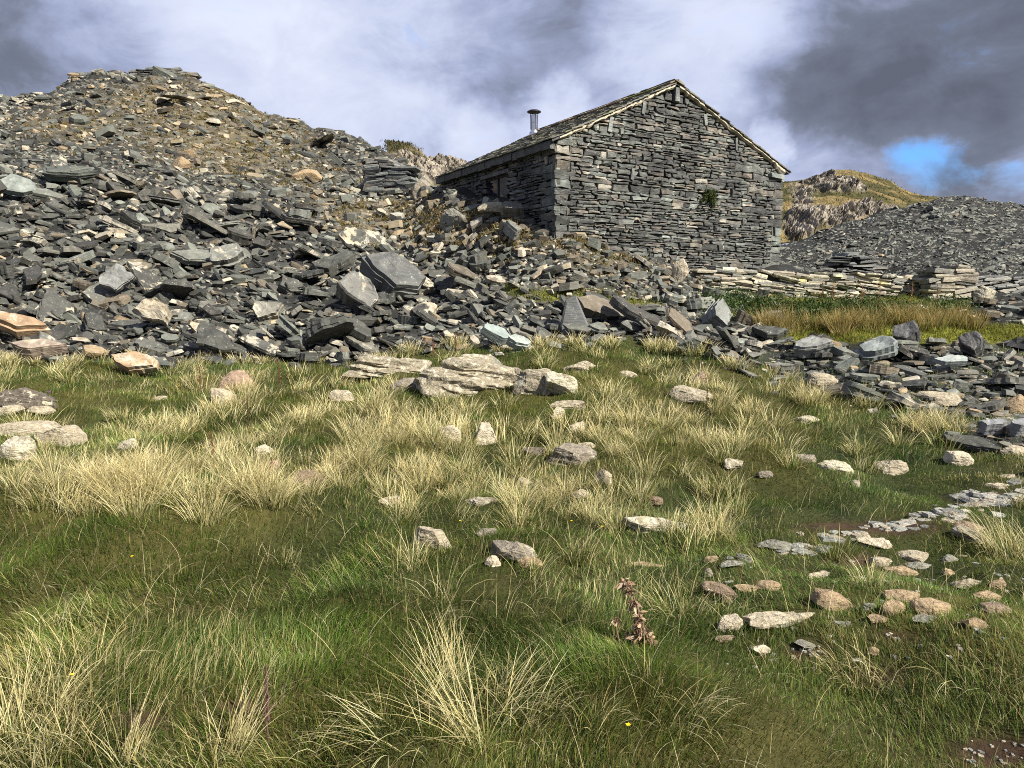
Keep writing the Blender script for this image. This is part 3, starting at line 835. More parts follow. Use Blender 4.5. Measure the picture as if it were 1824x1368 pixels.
# ------------------------------------------------------------------ dry stone walls
def slabs(N, L, Wd, T, nrm, dirv, cen, tint, lich, n=6, K=3, rough=0.07, chunk=0.92, squareness=0.55, top_j=0.05, seedloc=None):
    """N irregular polygonal slabs: arrays of vertices, faces, tints and local coordinates"""
    L = np.asarray(L, float).reshape(N, 1); Wd = np.asarray(Wd, float).reshape(N, 1); T = np.asarray(T, float).reshape(N, 1)
    ang = (np.arange(n)[None] + rng.uniform(-.34, .34, (N, n)) + rng.uniform(0, 1, (N, 1))) * 2 * math.pi / n
    r = rng.uniform(.64, 1.10, (N, n))
    cs, sn = np.cos(ang), np.sin(ang)
    qx = np.sign(cs) * np.abs(cs) ** .8 * r * L / 2; qy = np.sign(sn) * np.abs(sn) ** .8 * r * Wd / 2
    wedge = rng.normal(0, .10, (N, 2)) * T / np.maximum(L, 1e-6)
    V = np.zeros((N, K * n + 2, 3))
    tap = rng.uniform(.80, 1.04, (N, 1))
    sh = rng.normal(0, .05, (N, 2))
    if squareness > .8:               # squared walling block: eight points round a rectangle
        bx_ = np.array([-1, 0, 1, 1, 1, 0, -1, -1.]); by_ = np.array([-1, -1, -1, 0, 1, 1, 1, 0.])
        qx = bx_ * L / 2 * rng.uniform(.9, 1.02, (N, 8)); qy = by_ * Wd / 2 * rng.uniform(.9, 1.02, (N, 8))
    for k in range(K):
        f = k / (K - 1)
        s = (1 + (tap - 1) * f) * (1 + rng.uniform(-rough, rough, (N, 1))) * (1 + rng.uniform(-rough * .5, rough * .5, (N, n)))
        if k in (0, K - 1): s = s * chunk
        zz = (f - .5) * T + rng.uniform(-.06, .06, (N, n)) * T / (K - 1) * 2
        V[:, k * n:(k + 1) * n, 0] = qx * s + sh[:, :1] * L * (f - .5)
        V[:, k * n:(k + 1) * n, 1] = qy * s + sh[:, 1:] * Wd * (f - .5)
        V[:, k * n:(k + 1) * n, 2] = zz + (wedge[:, :1] * qx + wedge[:, 1:] * qy) * (2 * f - 1)
    V[:, K * n, :] = V[:, :n].mean(1); V[:, K * n, 2] -= T[:, 0] * rng.uniform(0, top_j, N)
    V[:, K * n + 1, :] = V[:, (K - 1) * n:K * n].mean(1) + np.concatenate([rng.normal(0, .12, (N, 1)) * L, rng.normal(0, .12, (N, 1)) * Wd, 0 * L], 1)
    V[:, K * n + 1, 2] += T[:, 0] * rng.uniform(-top_j * .3, top_j, N)
    nrm = np.asarray(nrm, float).reshape(N, 3); nrm = nrm / np.linalg.norm(nrm, axis=1, keepdims=True)
    dirv = np.asarray(dirv, float).reshape(N, 3)
    ex_ = dirv - nrm * (dirv * nrm).sum(1, keepdims=True); ex_ /= np.linalg.norm(ex_, axis=1, keepdims=True)
    ey_ = np.cross(nrm, ex_)
    Wv = V[:, :, :1] * ex_[:, None] + V[:, :, 1:2] * ey_[:, None] + V[:, :, 2:] * nrm[:, None] + np.asarray(cen, float).reshape(N, 1, 3)
    loc = V + rng.uniform(0, 40, (N, 1, 3))
    i0 = np.arange(n); i1 = (i0 + 1) % n
    Q = np.concatenate([np.stack([i0 + k * n, i1 + k * n, i1 + (k + 1) * n, i0 + (k + 1) * n], 1) for k in range(K - 1)])
    Tt = np.concatenate([np.stack([i1, i0, np.full(n, K * n)], 1), np.stack([i0 + (K - 1) * n, i1 + (K - 1) * n, np.full(n, K * n + 1)], 1)])
    off = (np.arange(N) * (K * n + 2))[:, None, None]
    tt = np.concatenate([np.asarray(tint, float).reshape(N, 3), np.asarray(lich, float).reshape(N, 1)], 1)
    return Wv.reshape(-1, 3), [(Q[None] + off).reshape(-1, 4), (Tt[None] + off).reshape(-1, 3)], np.repeat(tt, K * n + 2, 0), loc.reshape(-1, 3)

def dry_wall(path, tops, thick, base_drop, name, label, tints, lich, dip=0.0, ll=(.20, .65), hh=(.03, .075), cat='dry stone wall'):
    """stacked slabs along a line of ground points; tops = photo rows of the wall head"""
    mb = MB()
    P = [Vector(p) for p in path]
    S = [0.0]
    for a, b in zip(P, P[1:]): S.append(S[-1] + (b - a).length)
    SX = [p.x for p in P]; SY = [p.y for p in P]
    tz = [EYE + float(ray(*proj(p.x, p.y, EYE)[:1], t)[1]) * p.y for p, t in zip(P, tops)]
    gz_ = [float(ground(p.x, p.y)) - base_drop for p in P]
    s_end = S[-1]
    zmin = min(gz_); z = zmin
    while z < max(tz):
        h = rng.uniform(*hh); s = rng.uniform(-.2, 0)
        while s < s_end:
            l = rng.uniform(*ll)
            c = min(max(s + l / 2, 0), s_end)
            x, y = np.interp(c, S, SX), np.interp(c, S, SY)
            zt, zb = np.interp(c, S, tz) + rng.normal(0, .035), np.interp(c, S, gz_)
            x2, y2 = np.interp(min(c + .1, s_end), S, SX), np.interp(min(c + .1, s_end), S, SY)
            x1, y1 = np.interp(max(c - .1, 0), S, SX), np.interp(max(c - .1, 0), S, SY)
            dv = np.array([x2 - x1, y2 - y1, 0]); dv /= np.linalg.norm(dv); nv = np.array([dv[1], -dv[0], 0])
            zc = z + h / 2 - dip * (c % 1.7 - .85)
            if zb < zc < zt:
                for sd_ in (-1, 1):
                    if sd_ < 0 and zc < zt - .25: continue
                    cc = np.array([x, y, zc]) + nv * sd_ * (thick / 4 + rng.normal(0, .025))
                    tn = tints[rng.integers(len(tints))] * rng.uniform(.75, 1.2)
                    mb.add(*slabs(1, l * 1.08, thick * .62, h * 1.12, [(rng.normal(0, .08) + dip * dv[0], rng.normal(0, .08), 1)], dv, cc, tn, rng.uniform(0.3, 1.2) * lich, n=8, K=3, rough=.06, squareness=.9))
            s += l + .012
        z += h
    o = P[0].copy(); o.z = gz_[0]
    ob = mb.build(name, M_DRY, origin=tuple(o))
    tag(ob, label, cat)
    # dark heart of the wall
    mc = MB(); V = []
    for p, t, g in zip(P, tz, gz_):
        i = P.index(p); a = P[max(i - 1, 0)]; b = P[min(i + 1, len(P) - 1)]; d = (b - a).normalized(); nv = Vector((d.y, -d.x, 0))
        for sd_, zz in ((1, g), (1, t - .10), (-1, t - .10), (-1, g)): V.append((p.x + nv.x * sd_ * thick * .3, p.y + nv.y * sd_ * thick * .3, zz))
    F = [(i * 4 + k, i * 4 + (k + 1) % 4, i * 4 + 4 + (k + 1) % 4, i * 4 + 4 + k) for i in range(len(P) - 1) for k in range(4)]
    mc.add(V, [np.array(F), np.array([[0, 1, 2, 3], [len(V) - 1, len(V) - 2, len(V) - 3, len(V) - 4]])])
    oc = mc.build('wall_core', M_CORE, origin=tuple(o)); oc.parent = ob; oc.location = (0, 0, 0)
    return ob
def wp(px, y):
    a = float(ray(px, 500)[0]); return (a * y, y, 0)
PALE = np.array([[.23, .21, .16], [.27, .245, .185], [.17, .165, .14], [.21, .185, .145], [.12, .12, .11]])
DARK = np.array([[.10, .105, .10], [.13, .14, .135], [.085, .088, .086], [.17, .17, .16], [.20, .19, .165]])
dry_wall([wp(1240, 16.6), wp(1310, 16.9), wp(1400, 17.0), wp(1500, 17.1), wp(1580, 17.2), wp(1634, 17.2)], [478, 480, 481, 487, 490, 494], .55, .15, 'dry_stone_wall',
         'low pale dry stone wall with yellow lichen running in front of the gable', PALE, .75, dip=.10)
dry_wall([wp(1650, 16.7), wp(1675, 16.75), wp(1704, 16.8)], [477, 477, 480], .6, .1, 'dry_stone_pillar', 'square pale stone pillar ending the dry stone wall beside the lawn', PALE, .5, ll=(.3, .7), hh=(.06, .11), cat='stone pillar')
dry_wall([wp(1712, 17.2), wp(1760, 17.3), wp(1824, 17.5), wp(1900, 17.7)], [498, 492, 500, 508], .6, .1, 'dry_stone_wall', 'collapsed dark dry stone wall right of the pale stone pillar', DARK, .5, dip=-.12)
dry_wall([wp(1458, 21.0), wp(1500, 20.8), wp(1548, 21.0)], [470, 448, 472], .8, .2, 'slate_stack', 'dark mound of stacked slates behind the dry stone wall', DARK * .75, .1, ll=(.3, .7), hh=(.04, .08), cat='slate stack')
dry_wall([wp(668, 26.2), wp(700, 26.0), wp(732, 25.8)], [288, 290, 300], .8, .3, 'retaining_wall', 'dark stacked slate retaining wall on the tip left of the hut roof', DARK, .1, ll=(.3, .9), hh=(.06, .12), cat='retaining wall')
dry_wall([wp(160, 45.2), wp(250, 45.4)], [132, 135], 1.0, .6, 'retaining_wall', 'broken dark stone wall on the left side of the tip summit', DARK, .2, ll=(.3, .9), hh=(.07, .16), cat='retaining wall')
dry_wall([wp(262, 44.8), wp(310, 44.9), wp(362, 45.2)], [127, 122, 131], 1.0, .6, 'retaining_wall', 'broken dark stone wall on the highest point of the tip summit', DARK, .2, ll=(.3, .9), hh=(.07, .16), cat='retaining wall')
# ------------------------------------------------------------------ slate slabs
SL = {'dark': np.array([[.050, .054, .053], [.066, .070, .068], [.082, .087, .083], [.060, .060, .058]]),
      'grey': np.array([[.115, .125, .120], [.14, .15, .143], [.13, .13, .12]]),
      'green grey': np.array([[.140, .155, .148], [.165, .182, .172], [.115, .13, .124]]),
      'brownish': np.array([[.125, .11, .088], [.105, .095, .08], [.15, .13, .105]]),
      'tan': np.array([[.28, .22, .15], [.25, .215, .165], [.31, .27, .20]]),
      'pale': np.array([[.30, .30, .28], [.36, .35, .32]])}
KEYS = list(SL)
FX = [-300, 0, 150, 300, 420, 520, 640, 760, 900, 1050, 1200, 1340]
FY = [325, 325, 300, 335, 365, 395, 430, 470, 505, 545, 565, 590]
def in_front(px, py): return (px < 1345) & (py > np.interp(px, FX, FY))
def in_upper(px, py): return (px < 775) & (py <= np.interp(px, FX, FY)) & ~((px > 600) & (py > 330))
def in_mid(px, py): return (px > 560) & (px < 1260) & (py <= np.interp(px, FX, FY)) & (py > 325)
def in_rtip(px, py): return (px > 1385) & (py < 512)
def in_rrub(px, py): return (px > 1240) & (py > np.where(px > 1480, 614, 592))
def in_deb(px, py): return (px > 1700) & (py > 500) & (py < 590)
def in_tongue(px, py): return (px > 1180) & (px < 1400) & (py > 520) & (py < 600)
LAYERS = [  # zone, count, mean size px, spread, flatness range, colour odds, tilt, edge softness
 (in_front, 5500, 11, .40, (.12, .4), (.54, .24, .09, .09, .04, 0), .40, 'f'),
 (in_front, 2600, 24, .35, (.07, .24), (.58, .24, .08, .07, .03, 0), .46, 'f'),
 (in_front, 1500, 46, .32, (.05, .18), (.60, .24, .07, .07, .02, 0), .46, 'f'),
 (in_front, 520, 84, .28, (.05, .17), (.56, .28, .07, .08, .01, 0), .40, 'f'),
 (in_upper, 15000, 8, .40, (.10, .4), (.44, .24, .12, .12, .07, .01), .34, 'u'),
 (in_upper, 4200, 15, .35, (.09, .30), (.52, .26, .12, .07, .03, 0), .36, 'u'),
 (in_upper, 520, 32, .30, (.07, .24), (.56, .26, .12, .05, .01, 0), .34, 'u'),
 (in_mid, 7000, 8, .40, (.15, .5), (.22, .26, .18, .16, .12, .06), .32, 'm'),
 (in_mid, 1400, 16, .35, (.12, .45), (.26, .30, .22, .12, .07, .03), .32, 'm'),
 (in_mid, 130, 36, .30, (.12, .40), (.30, .34, .20, .10, .04, .02), .30, 'm'),
 (in_rtip, 12000, 7.5, .35, (.08, .22), (.50, .34, .14, .01, .01, 0), .55, 'r'),
 (in_rtip, 3600, 12, .35, (.06, .18), (.46, .36, .16, .01, .01, 0), .48, 'r'),
 (in_rrub, 2400, 11, .40, (.10, .32), (.24, .32, .18, .14, .10, .02), .22, 'b'),
 (in_rrub, 560, 28, .35, (.07, .24), (.26, .38, .18, .12, .05, .01), .24, 'b'),
 (in_rrub, 240, 64, .28, (.06, .20), (.24, .48, .16, .10, .02, 0), .26, 'b'),
 (in_deb, 500, 14, .35, (.10, .35), (.28, .36, .18, .12, .06, 0), .28, 'd'),
 (in_deb, 110, 40, .30, (.08, .25), (.24, .40, .18, .12, .06, 0), .26, 'd'),
 (in_tongue, 500, 14, .35, (.15, .45), (.22, .40, .22, .10, .05, .01), .26, 't'),
 (in_tongue, 90, 34, .30, (.15, .45), (.24, .40, .22, .10, .04, 0), .28, 't'),
]
BOX = {in_front: (-260, 1345, 300, 660), in_upper: (-260, 780, 95, 430), in_mid: (560, 1260, 320, 570), in_rtip: (1380, 2080, 330, 515), in_rrub: (1235, 2080, 585, 860), in_deb: (1700, 2080, 498, 592), in_tongue: (1180, 1400, 518, 602)}
REC = {k: [] for k in ('cen', 'L', 'W', 'T', 'n', 'd', 'tint', 'lich', 'px', 'py', 'col', 'dep', 'zone')}
hutA = np.array([L_.x, L_.y]); g2 = np.array([gv.x, gv.y]); b2 = np.array([bv.x, bv.y])
def in_hut(x, y, pad=0.0):
    q = np.stack([x - hutA[0], y - hutA[1]], -1); s = q @ g2; t = q @ b2
    return (s > -pad) & (s < GW + pad) & (t > -pad) & (t < HLEN + pad)
taken = []
for zone, cnt, mean, sg, fl, odds, tilt, zk in LAYERS:
    b0, b1, b2_, b3 = BOX[zone]
    p = rng.uniform(b0, b1, cnt * 4); q = rng.uniform(b2_, b3, cnt * 4)
    e = edge(p)
    ok = zone(p, q) & (q < e + rng.normal(0, 7 if zk != 'b' else 16, len(p)))
    vm_ = veg_mask(p, q); lw = lawn_mask(p, q)
    ok &= rng.random(len(p)) > lw * (.985 if mean > 12 else .96)
    ok &= rng.random(len(p)) > vm_ * (.55 if mean > 12 else .30)
    p, q = p[ok][:cnt], q[ok][:cnt]
    s = np.minimum(mean * np.exp(rng.normal(0, sg, len(p))), 112)
    if mean > 30:                     # keep the large ones apart
        keep = []
        for i in range(len(p)):
            if all(((p[i] - a) / (.50 * (s[i] + c))) ** 2 + ((q[i] - b) / (.22 * (s[i] + c))) ** 2 > 1 for a, b, c in taken[-900:]) or rng.random() < .12:
                keep.append(i); taken.append((p[i], q[i], s[i] * .8))
        p, q, s = p[keep], q[keep], s[keep]
    X, Y, Z, found = hit(p, q)
    g = found & (Y < 58) & ~in_hut(X, Y, 0.05)
    X, Y, Z, p, q, s = X[g], Y[g], Z[g], p[g], q[g], s[g]
    N = len(X)
    if N == 0: continue
    L = s * Y / FPX; Wd = L * rng.uniform(.36, .80, N); T = L * rng.uniform(*fl, N)
    if zk in 'fm': 
        ch = rng.random(N) < (.06 if zk == 'f' else .12); T[ch] = L[ch] * rng.uniform(.25, .40, ch.sum())
    gn0 = gnormal(X, Y)
    k_ = {'f': .45, 'u': .6, 'm': .6, 'r': .8, 'b': .5, 'd': .3, 't': .6}[zk]
    nr_ = gn0 * k_ + np.array([0, 0, 1]) * (1 - k_) + rng.normal(0, tilt, (N, 3)) * np.array([1, .8, .2]) + np.array([.20 if zk in 'f' else (.12 if zk == 'u' else (-.15 if zk == 'r' else 0)), -.06 if zk in 'fb' else 0, 0])
    if zk == 'f':
        up_ = rng.random(N) < .10; nr_[up_] = rng.normal(0, .6, (up_.sum(), 3)) + np.array([.35, -.7, .55])
    dv = np.stack([np.cos(a_ := rng.normal(0, .45, N)), np.sin(a_), 0 * a_], -1)
    od = np.tile(np.array(odds, float), (N, 1))
    if zk == 'f':
        w = np.clip(sstep(q, 520, 620) * sstep(-p, -330, -120), 0, 1); od[:, 4] += .16 * w; od[:, 3] += .2 * w
        w = sstep(p, 820, 1000); od[:, 1] += .4 * w; od[:, 2] += .2 * w
    if zk in 'um':
        w = veg_mask(p, q); od[:, 4] += .22 * w; od[:, 3] += .45 * w; od[:, 0] *= 1 - .5 * w
    od /= od.sum(1, keepdims=True)
    ci = (od.cumsum(1) > rng.random((N, 1))).argmax(1)
    tn = np.array([SL[KEYS[c]][rng.integers(len(SL[KEYS[c]]))] for c in ci]) * rng.uniform(.6, 1.1, (N, 1)) * np.array([.90, .87, .78]) * (.98 if zk == 'f' else (1.25 if zk == 'r' else 1.0))
    li = np.where(rng.random(N) < .35, rng.uniform(.3, 1.0, N), rng.uniform(0, .3, N))
    if zk == 'r': li *= .2
    nn_ = nr_ / np.linalg.norm(nr_, axis=1, keepdims=True)
    cen = np.stack([X, Y, Z], -1) + gn0 * (T * rng.uniform(.05, .38, N) + (rng.uniform(.0, .24, N) * L if mean > 30 else (rng.uniform(0, .22, N) * L if (mean > 15 and zk != 'r') else -.01 * Y / 12)))[:, None]
    for k, v in (('cen', cen), ('L', L), ('W', Wd), ('T', T), ('n', nn_), ('d', dv), ('tint', tn), ('lich', li), ('px', p), ('py', q), ('col', ci), ('dep', Y), ('zone', np.full(N, ord(zk)))):
        REC[k].append(v)
REC = {k: np.concatenate(v) for k, v in REC.items()}
scr = REC['L'] * np.sqrt(REC['W'] * np.maximum(REC['T'], REC['W'] * .45)) ** 1.0 / REC['dep'] ** 2
vis = (REC['px'] > 8) & (REC['px'] < 1816)
order = np.argsort(-np.where(vis, scr, 0))
hero = np.zeros(len(scr), bool); hero[order[:285]] = True

def where_text(px, py, zone):
    z = chr(zone)
    if z == 'b':
        v = 'in the right rubble by the grass' if py > np.interp(px, EDGE_X, EDGE_Y) - 38 else ('amid the right rubble' if py > 640 else 'in the right rubble below the lawn')
        h = 'left end' if px < 1430 else ('centre' if px < 1640 else 'right end')
        return f'{v}, {h}'
    if z == 'd': return 'in the debris right of the stone pillar'
    if z == 'r': return 'on the smooth dark tip behind the dry stone wall'
    if z == 't': return 'in the rubble left of the nettles'
    if z == 'u':
        h = 'far left' if px < 180 else ('below the summit' if px < 420 else 'on its right flank')
        v = 'high on the tip' if py < 230 else 'halfway up the tip'
        return f'{v}, {h}'
    if z == 'm':
        return 'on gravel left of the hut' if px < 800 else ('on gravel below the side wall' if px < 990 else 'on gravel below the gable')
    cols_ = [(110, 'at far left'), (230, 'before the cream rock'), (350, 'under the summit'), (480, 'right of the summit'), (620, 'near the spotted boulder'), (760, 'around the spotted blocks'), (900, 'below the side wall'), (1060, 'near the pointed slab'), (1400, 'below the gable')]
    h = next(t for c, t in cols_ if px < c)
    e = float(np.interp(px, EDGE_X, EDGE_Y))
    v = 'at the grass edge' if py > e - 42 else ('among lower slabs' if py > e - 110 else ('among middle slabs' if py > e - 190 else 'among top slabs'))
    return f'{v} {h}'
ORD = ['first', 'second', 'third', 'fourth', 'fifth', 'sixth', 'seventh', 'eighth', 'ninth', 'tenth', 'eleventh', 'twelfth', 'thirteenth', 'fourteenth', 'fifteenth']
def lean_text(n):
    if n[2] < .55: return 'upright'
    if n[0] > .26: return 'right-dipping'
    if n[0] < -.22: return 'left-dipping'
    if n[1] < -.38: return 'forward-tilted'
    return 'flat-lying'
cand = []
for i in np.flatnonzero(hero):
    sz = REC['L'][i] * FPX / REC['dep'][i]
    size = 'large' if sz > 85 else ('medium' if sz > 52 else 'small')
    form = 'block' if REC['T'][i] > .3 * REC['L'][i] else 'slab'
    cl = KEYS[REC['col'][i]]
    cand.append([i, f'{size} {lean_text(REC["n"][i])} {cl} {form}', where_text(REC['px'][i], REC['py'][i], int(REC['zone'][i]))])
byl = {}
for c in cand: byl.setdefault((c[1], c[2]), []).append(c)
LAB = {}
for (a, b), lst in byl.items():
    lst.sort(key=lambda c: REC['px'][c[0]])
    for k, c in enumerate(lst):
        LAB[c[0]] = f'{a} {b}' if len(lst) == 1 else f'{ORD[min(k, 14)]} from left {a} {b}'.replace('the ', '', 1)
def fine_slab(mb, L, W, T, nrm, d, cen, tint, lich):
    """one slab in detail: broken outline, split laminated edges, uneven faces"""
    m = int(rng.integers(5, 9)); M = 30
    ang = np.sort((np.arange(m) + rng.uniform(-.36, .36, m)) * 2 * math.pi / m + rng.uniform(0, 6.28))
    r = rng.uniform(.66, 1.12, m)
    P = np.stack([np.cos(ang) * r * L / 2, np.sin(ang) * r * W / 2], 1)
    Q = np.concatenate([P, P[:1]]); ln = np.linalg.norm(np.diff(Q, axis=0), axis=1); cu = np.concatenate([[0], np.cumsum(ln)])
    t = (np.arange(M) + rng.uniform(-.3, .3, M)) / M * cu[-1]
    for k in range(m): t[np.argmin(np.abs(t - cu[k]))] = cu[k]
    O = np.stack([np.interp(np.mod(t, cu[-1]), cu, Q[:, 0]), np.interp(np.mod(t, cu[-1]), cu, Q[:, 1])], 1)
    O = O + rng.normal(0, .012 * W, (M, 2)) * np.clip(np.minimum(1, 1), 0, 1)
    wedge = rng.normal(0, .22, 2) * T / L; o_ = rng.uniform(0, 90, 3)
    nl = int(np.clip(round(T / (.05 + .10 * T)) , 2, 6)) if T > .03 else 2
    zs = np.sort(np.concatenate([[0, 1], rng.uniform(.1, .9, nl - 1)]))
    rings = []
    sh = np.zeros(2)
    for k in range(nl):
        sc = rng.uniform(.88, 1.0) if k in (0, nl - 1) else rng.uniform(.93, 1.03)
        loc_sc = sc + .05 * fbm(O[:, 0] * 5 / W + o_[0] + 7 * k, O[:, 1] * 5 / W, oct=2)
        sh = sh + rng.normal(0, .012 * L, 2)
        for e, zz in ((0, zs[k]), (1, zs[k + 1])):
            rings.append((O * loc_sc[:, None] * (1 - .012 * (e == (1 if k == nl - 1 else 9))) + sh, np.full(M, (zz - .5) * T + (.004 * T if e == 0 and k else 0))))
    V = []
    tb, zb = rings[0]; tt, zt = rings[-1]
    allr = [(tb * s_ + tb.mean(0) * (1 - s_), zb) for s_ in (.35, .8)] + rings + [(tt * s_ + tt.mean(0) * (1 - s_), zt) for s_ in (.86, .62, .34)]
    for i, (xy, z) in enumerate(allr):
        up = 1 if i > len(allr) / 2 else -1
        nz = fbm(xy[:, 0] * 3 / W + o_[0], xy[:, 1] * 3 / W + o_[1], oct=4)
        z2 = z + (wedge[0] * xy[:, 0] + wedge[1] * xy[:, 1]) * (2 * (z / T)) + nz * min(.05 * W, .22 * T) * (.3 if 2 <= i < len(allr) - 3 else 1)
        V.append(np.column_stack([xy, z2]))
    c0, c1 = V[0].mean(0), V[-1].mean(0)
    n_r = len(V); V = np.concatenate(V + [c0[None], c1[None]])
    i0 = np.arange(M); i1 = (i0 + 1) % M
    Fq = np.concatenate([np.stack([i0 + k * M, i1 + k * M, i1 + (k + 1) * M, i0 + (k + 1) * M], 1) for k in range(n_r - 1)])
    Ft = np.concatenate([np.stack([i1, i0, np.full(M, n_r * M)], 1), np.stack([i0 + (n_r - 1) * M, i1 + (n_r - 1) * M, np.full(M, n_r * M + 1)], 1)])
    n_ = np.asarray(nrm, float); n_ = n_ / np.linalg.norm(n_); x_ = np.asarray(d, float); x_ = x_ - n_ * x_.dot(n_); x_ /= np.linalg.norm(x_); y_ = np.cross(n_, x_)
    mb.add(V[:, :1] * x_ + V[:, 1:2] * y_ + V[:, 2:] * n_ + np.asarray(cen, float), [Fq, Ft], (*np.asarray(tint), float(lich)), V + o_)
def slab_object(i=None, label=None, name='slate_slab', **kw):
    if i is not None:
        kw = dict(L=REC['L'][i], W=REC['W'][i], T=REC['T'][i], nrm=REC['n'][i], d=REC['d'][i], cen=REC['cen'][i], tint=REC['tint'][i], lich=REC['lich'][i])
        label = LAB[i]
    mb = MB(); fine_slab(mb, **kw)
    o = mb.build(name, M_SLATE, origin=tuple(np.asarray(kw['cen'], float) - np.array([0, 0, kw['T'] / 2])))
    return tag(o, label, 'slate slab', 'slate slabs and blocks of the spoil tips')
for i in np.flatnonzero(hero): slab_object(int(i))
# slabs singled out in the photograph: column, base row, width, height (photo), face direction, long axis, colour, lichen, label
def placed(px, py, w, h, nrm, d, T, col, lich, label, lift=0.45, deep=None):
    p = hit1(px, py); k = p.y / FPX
    L, Wd = w * k, (deep or h) * k
    cen = (p.x, p.y, p.z + h * k * lift)
    slab_object(None, label, L=L, W=Wd, T=T * k, nrm=nrm, d=d, cen=cen, tint=np.array(col), lich=lich)
placed(1275, 592, 46, 62, (.35, -.75, .45), (1, .3, -.1), 34, (.15, .16, .15), .3, 'upright squared grey slate block standing left of the right-hand rubble', .55)
placed(882, 622, 74, 46, (.50, -.42, .75), (1, 0, -.55), 18, (.19, .225, .215), 0, 'clean pale blue-green slate slab propped at the grass edge, sloping right', .6)
placed(928, 626, 58, 30, (.15, -.55, .80), (1, 0, 0), 14, (.24, .27, .25), .05, 'pale squared slate slab just right of the clean blue-green slab', .5)
placed(700, 534, 128, 74, (.38, -.55, .74), (1, .1, -.45), 34, (.075, .078, .075), .25, 'big dark slab speckled white, dipping right above the lower blocks', .5, 90)
placed(640, 562, 72, 88, (.30, -.85, .45), (.3, 0, 1), 40, (.11, .11, .10), .6, 'big pale lichen-crusted block left of the dark white-speckled slab', .5)
placed(212, 540, 58, 84, (.25, -.9, .35), (-.35, 0, 1), 18, (.15, .155, .15), .1, 'tall smooth grey slab leaning upright under the tip summit', .5)
placed(38, 360, 86, 50, (.20, -.72, .62), (1, 0, -.3), 10, (.165, .185, .17), 0, 'large smooth pale green slab at the far left above the dark slabs', .5)
placed(278, 594, 44, 72, (.1, -.85, .5), (.2, 0, 1), 26, (.26, .22, .16), .8, 'cream lichened rock standing among dark slabs under the summit', .5)
placed(405, 482, 84, 52, (.15, -.75, .62), (1, .1, .35), 18, (.13, .135, .12), .6, 'slab with a cream lichen patch right of centre in the dark slabs', .5)
placed(478, 575, 62, 50, (.1, -.8, .55), (1, 0, .2), 20, (.17, .165, .14), .7, 'pale cream spotted rock right of the smooth dark slabs', .5)
placed(36, 610, 118, 52, (.30, -.55, .78), (1, 0, -.35), 26, (.26, .18, .11), .7, 'big orange lichened slab at the left edge of the tip', .55)
placed(70, 640, 120, 34, (-.05, -.5, .85), (1, 0, .15), 24, (.25, .20, .16), .6, 'long brown slab under the big orange slab at the left edge', .5)
placed(245, 668, 100, 46, (0, -.7, .7), (1, 0, -.1), 22, (.28, .20, .12), .8, 'orange lichened slab sunk in the straw grass at the tip foot', .5)
placed(1440, 640, 80, 40, (-.1, -.45, .85), (1, 0, -.15), 26, (.17, .175, .165), .3, 'layered grey block at the left end of the right rubble', .5)
placed(1560, 645, 90, 46, (-.25, -.45, .85), (1, 0, .45), 18, (.16, .18, .175), .1, 'broad grey slab dipping left in the middle of the right rubble', .55)
placed(1690, 668, 62, 28, (.05, -.5, .85), (1, 0, .15), 12, (.21, .235, .225), .1, 'flat pale slab perched above a dark hollow in the right rubble', .9)
placed(1730, 640, 56, 52, (-.55, -.6, .5), (.8, 0, .5), 36, (.055, .055, .055), .1, 'dark rounded block leaning right at the right side of the rubble', .5)
placed(1610, 590 + 30, 66, 40, (-.5, -.5, .6), (1, 0, -.1), 34, (.07, .07, .07), .2, 'dark angular block on the edge of the bright lawn', .5)
placed(1765, 775, 58, 30, (0, -.35, .95), (1, .2, 0), 24, (.15, .155, .165), 0, 'smooth grey slab at the right end of the rubble beside its twin', .45)
placed(1815, 775, 60, 34, (0, -.4, .9), (1, .1, .1), 24, (.16, .165, .17), 0, 'smooth grey slab cut by the right edge of the photo', .45)
# the tall pointed slab
p = hit1(1022, 596); k = p.y / FPX
tri = [(-22, 0), (26, 0), (30, 12), (4, 76), (-14, 66), (-24, 20)]
mb = MB(); V = []
for dpt, sc in ((.09, .9), (.06, 1.0), (-.06, 1.0), (-.09, .92)):
    for a, b in tri: V.append((p.x + a * sc * k, p.y - dpt + b * k * .18, p.z - .05 + b * sc * k))
n = 6
mb.add(V, [np.array([(r * n + i, r * n + (i + 1) % n, r * n + n + (i + 1) % n, r * n + n + i) for r in range(3) for i in range(n)]), np.array([[5, 4, 3, 2, 1, 0], [18, 19, 20, 21, 22, 23]])], (.085, .09, .09, .15))
tag(mb.build('slate_slab', M_SLATE, origin=(p.x, p.y, p.z)), 'tall pointed dark slab standing upright below the left corner of the gable', 'slate slab', 'slate slabs and blocks of the spoil tips')
# all the other slates, too many to count
rest = ~hero
for nm, zs, lab, mat_ in (('slate_rubble', 'fumt', 'countless broken slates covering the left spoil tip', M_TIP), ('slate_rubble', 'r', 'fine dark slate waste of the smooth tip behind the dry wall', M_TIP), ('slate_rubble', 'bd', 'broken slates between the blocks on the right', M_TIP)):
    mb = MB()
    zm = np.isin(REC['zone'], [ord(z) for z in zs]) & rest
    for n_, kk in ((5, 2), (6, 2), (7, 3)):
        pick = zm & (np.arange(len(scr)) % 3 == n_ - 5)
        ii = np.flatnonzero(pick)
        if len(ii): mb.add(*slabs(len(ii), REC['L'][ii], REC['W'][ii], REC['T'][ii], REC['n'][ii], REC['d'][ii], REC['cen'][ii], REC['tint'][ii], REC['lich'][ii], n=n_, K=kk, rough=.05, top_j=.12))
    tag(mb.build(nm, mat_), lab, 'slate rubble', kind='stuff')

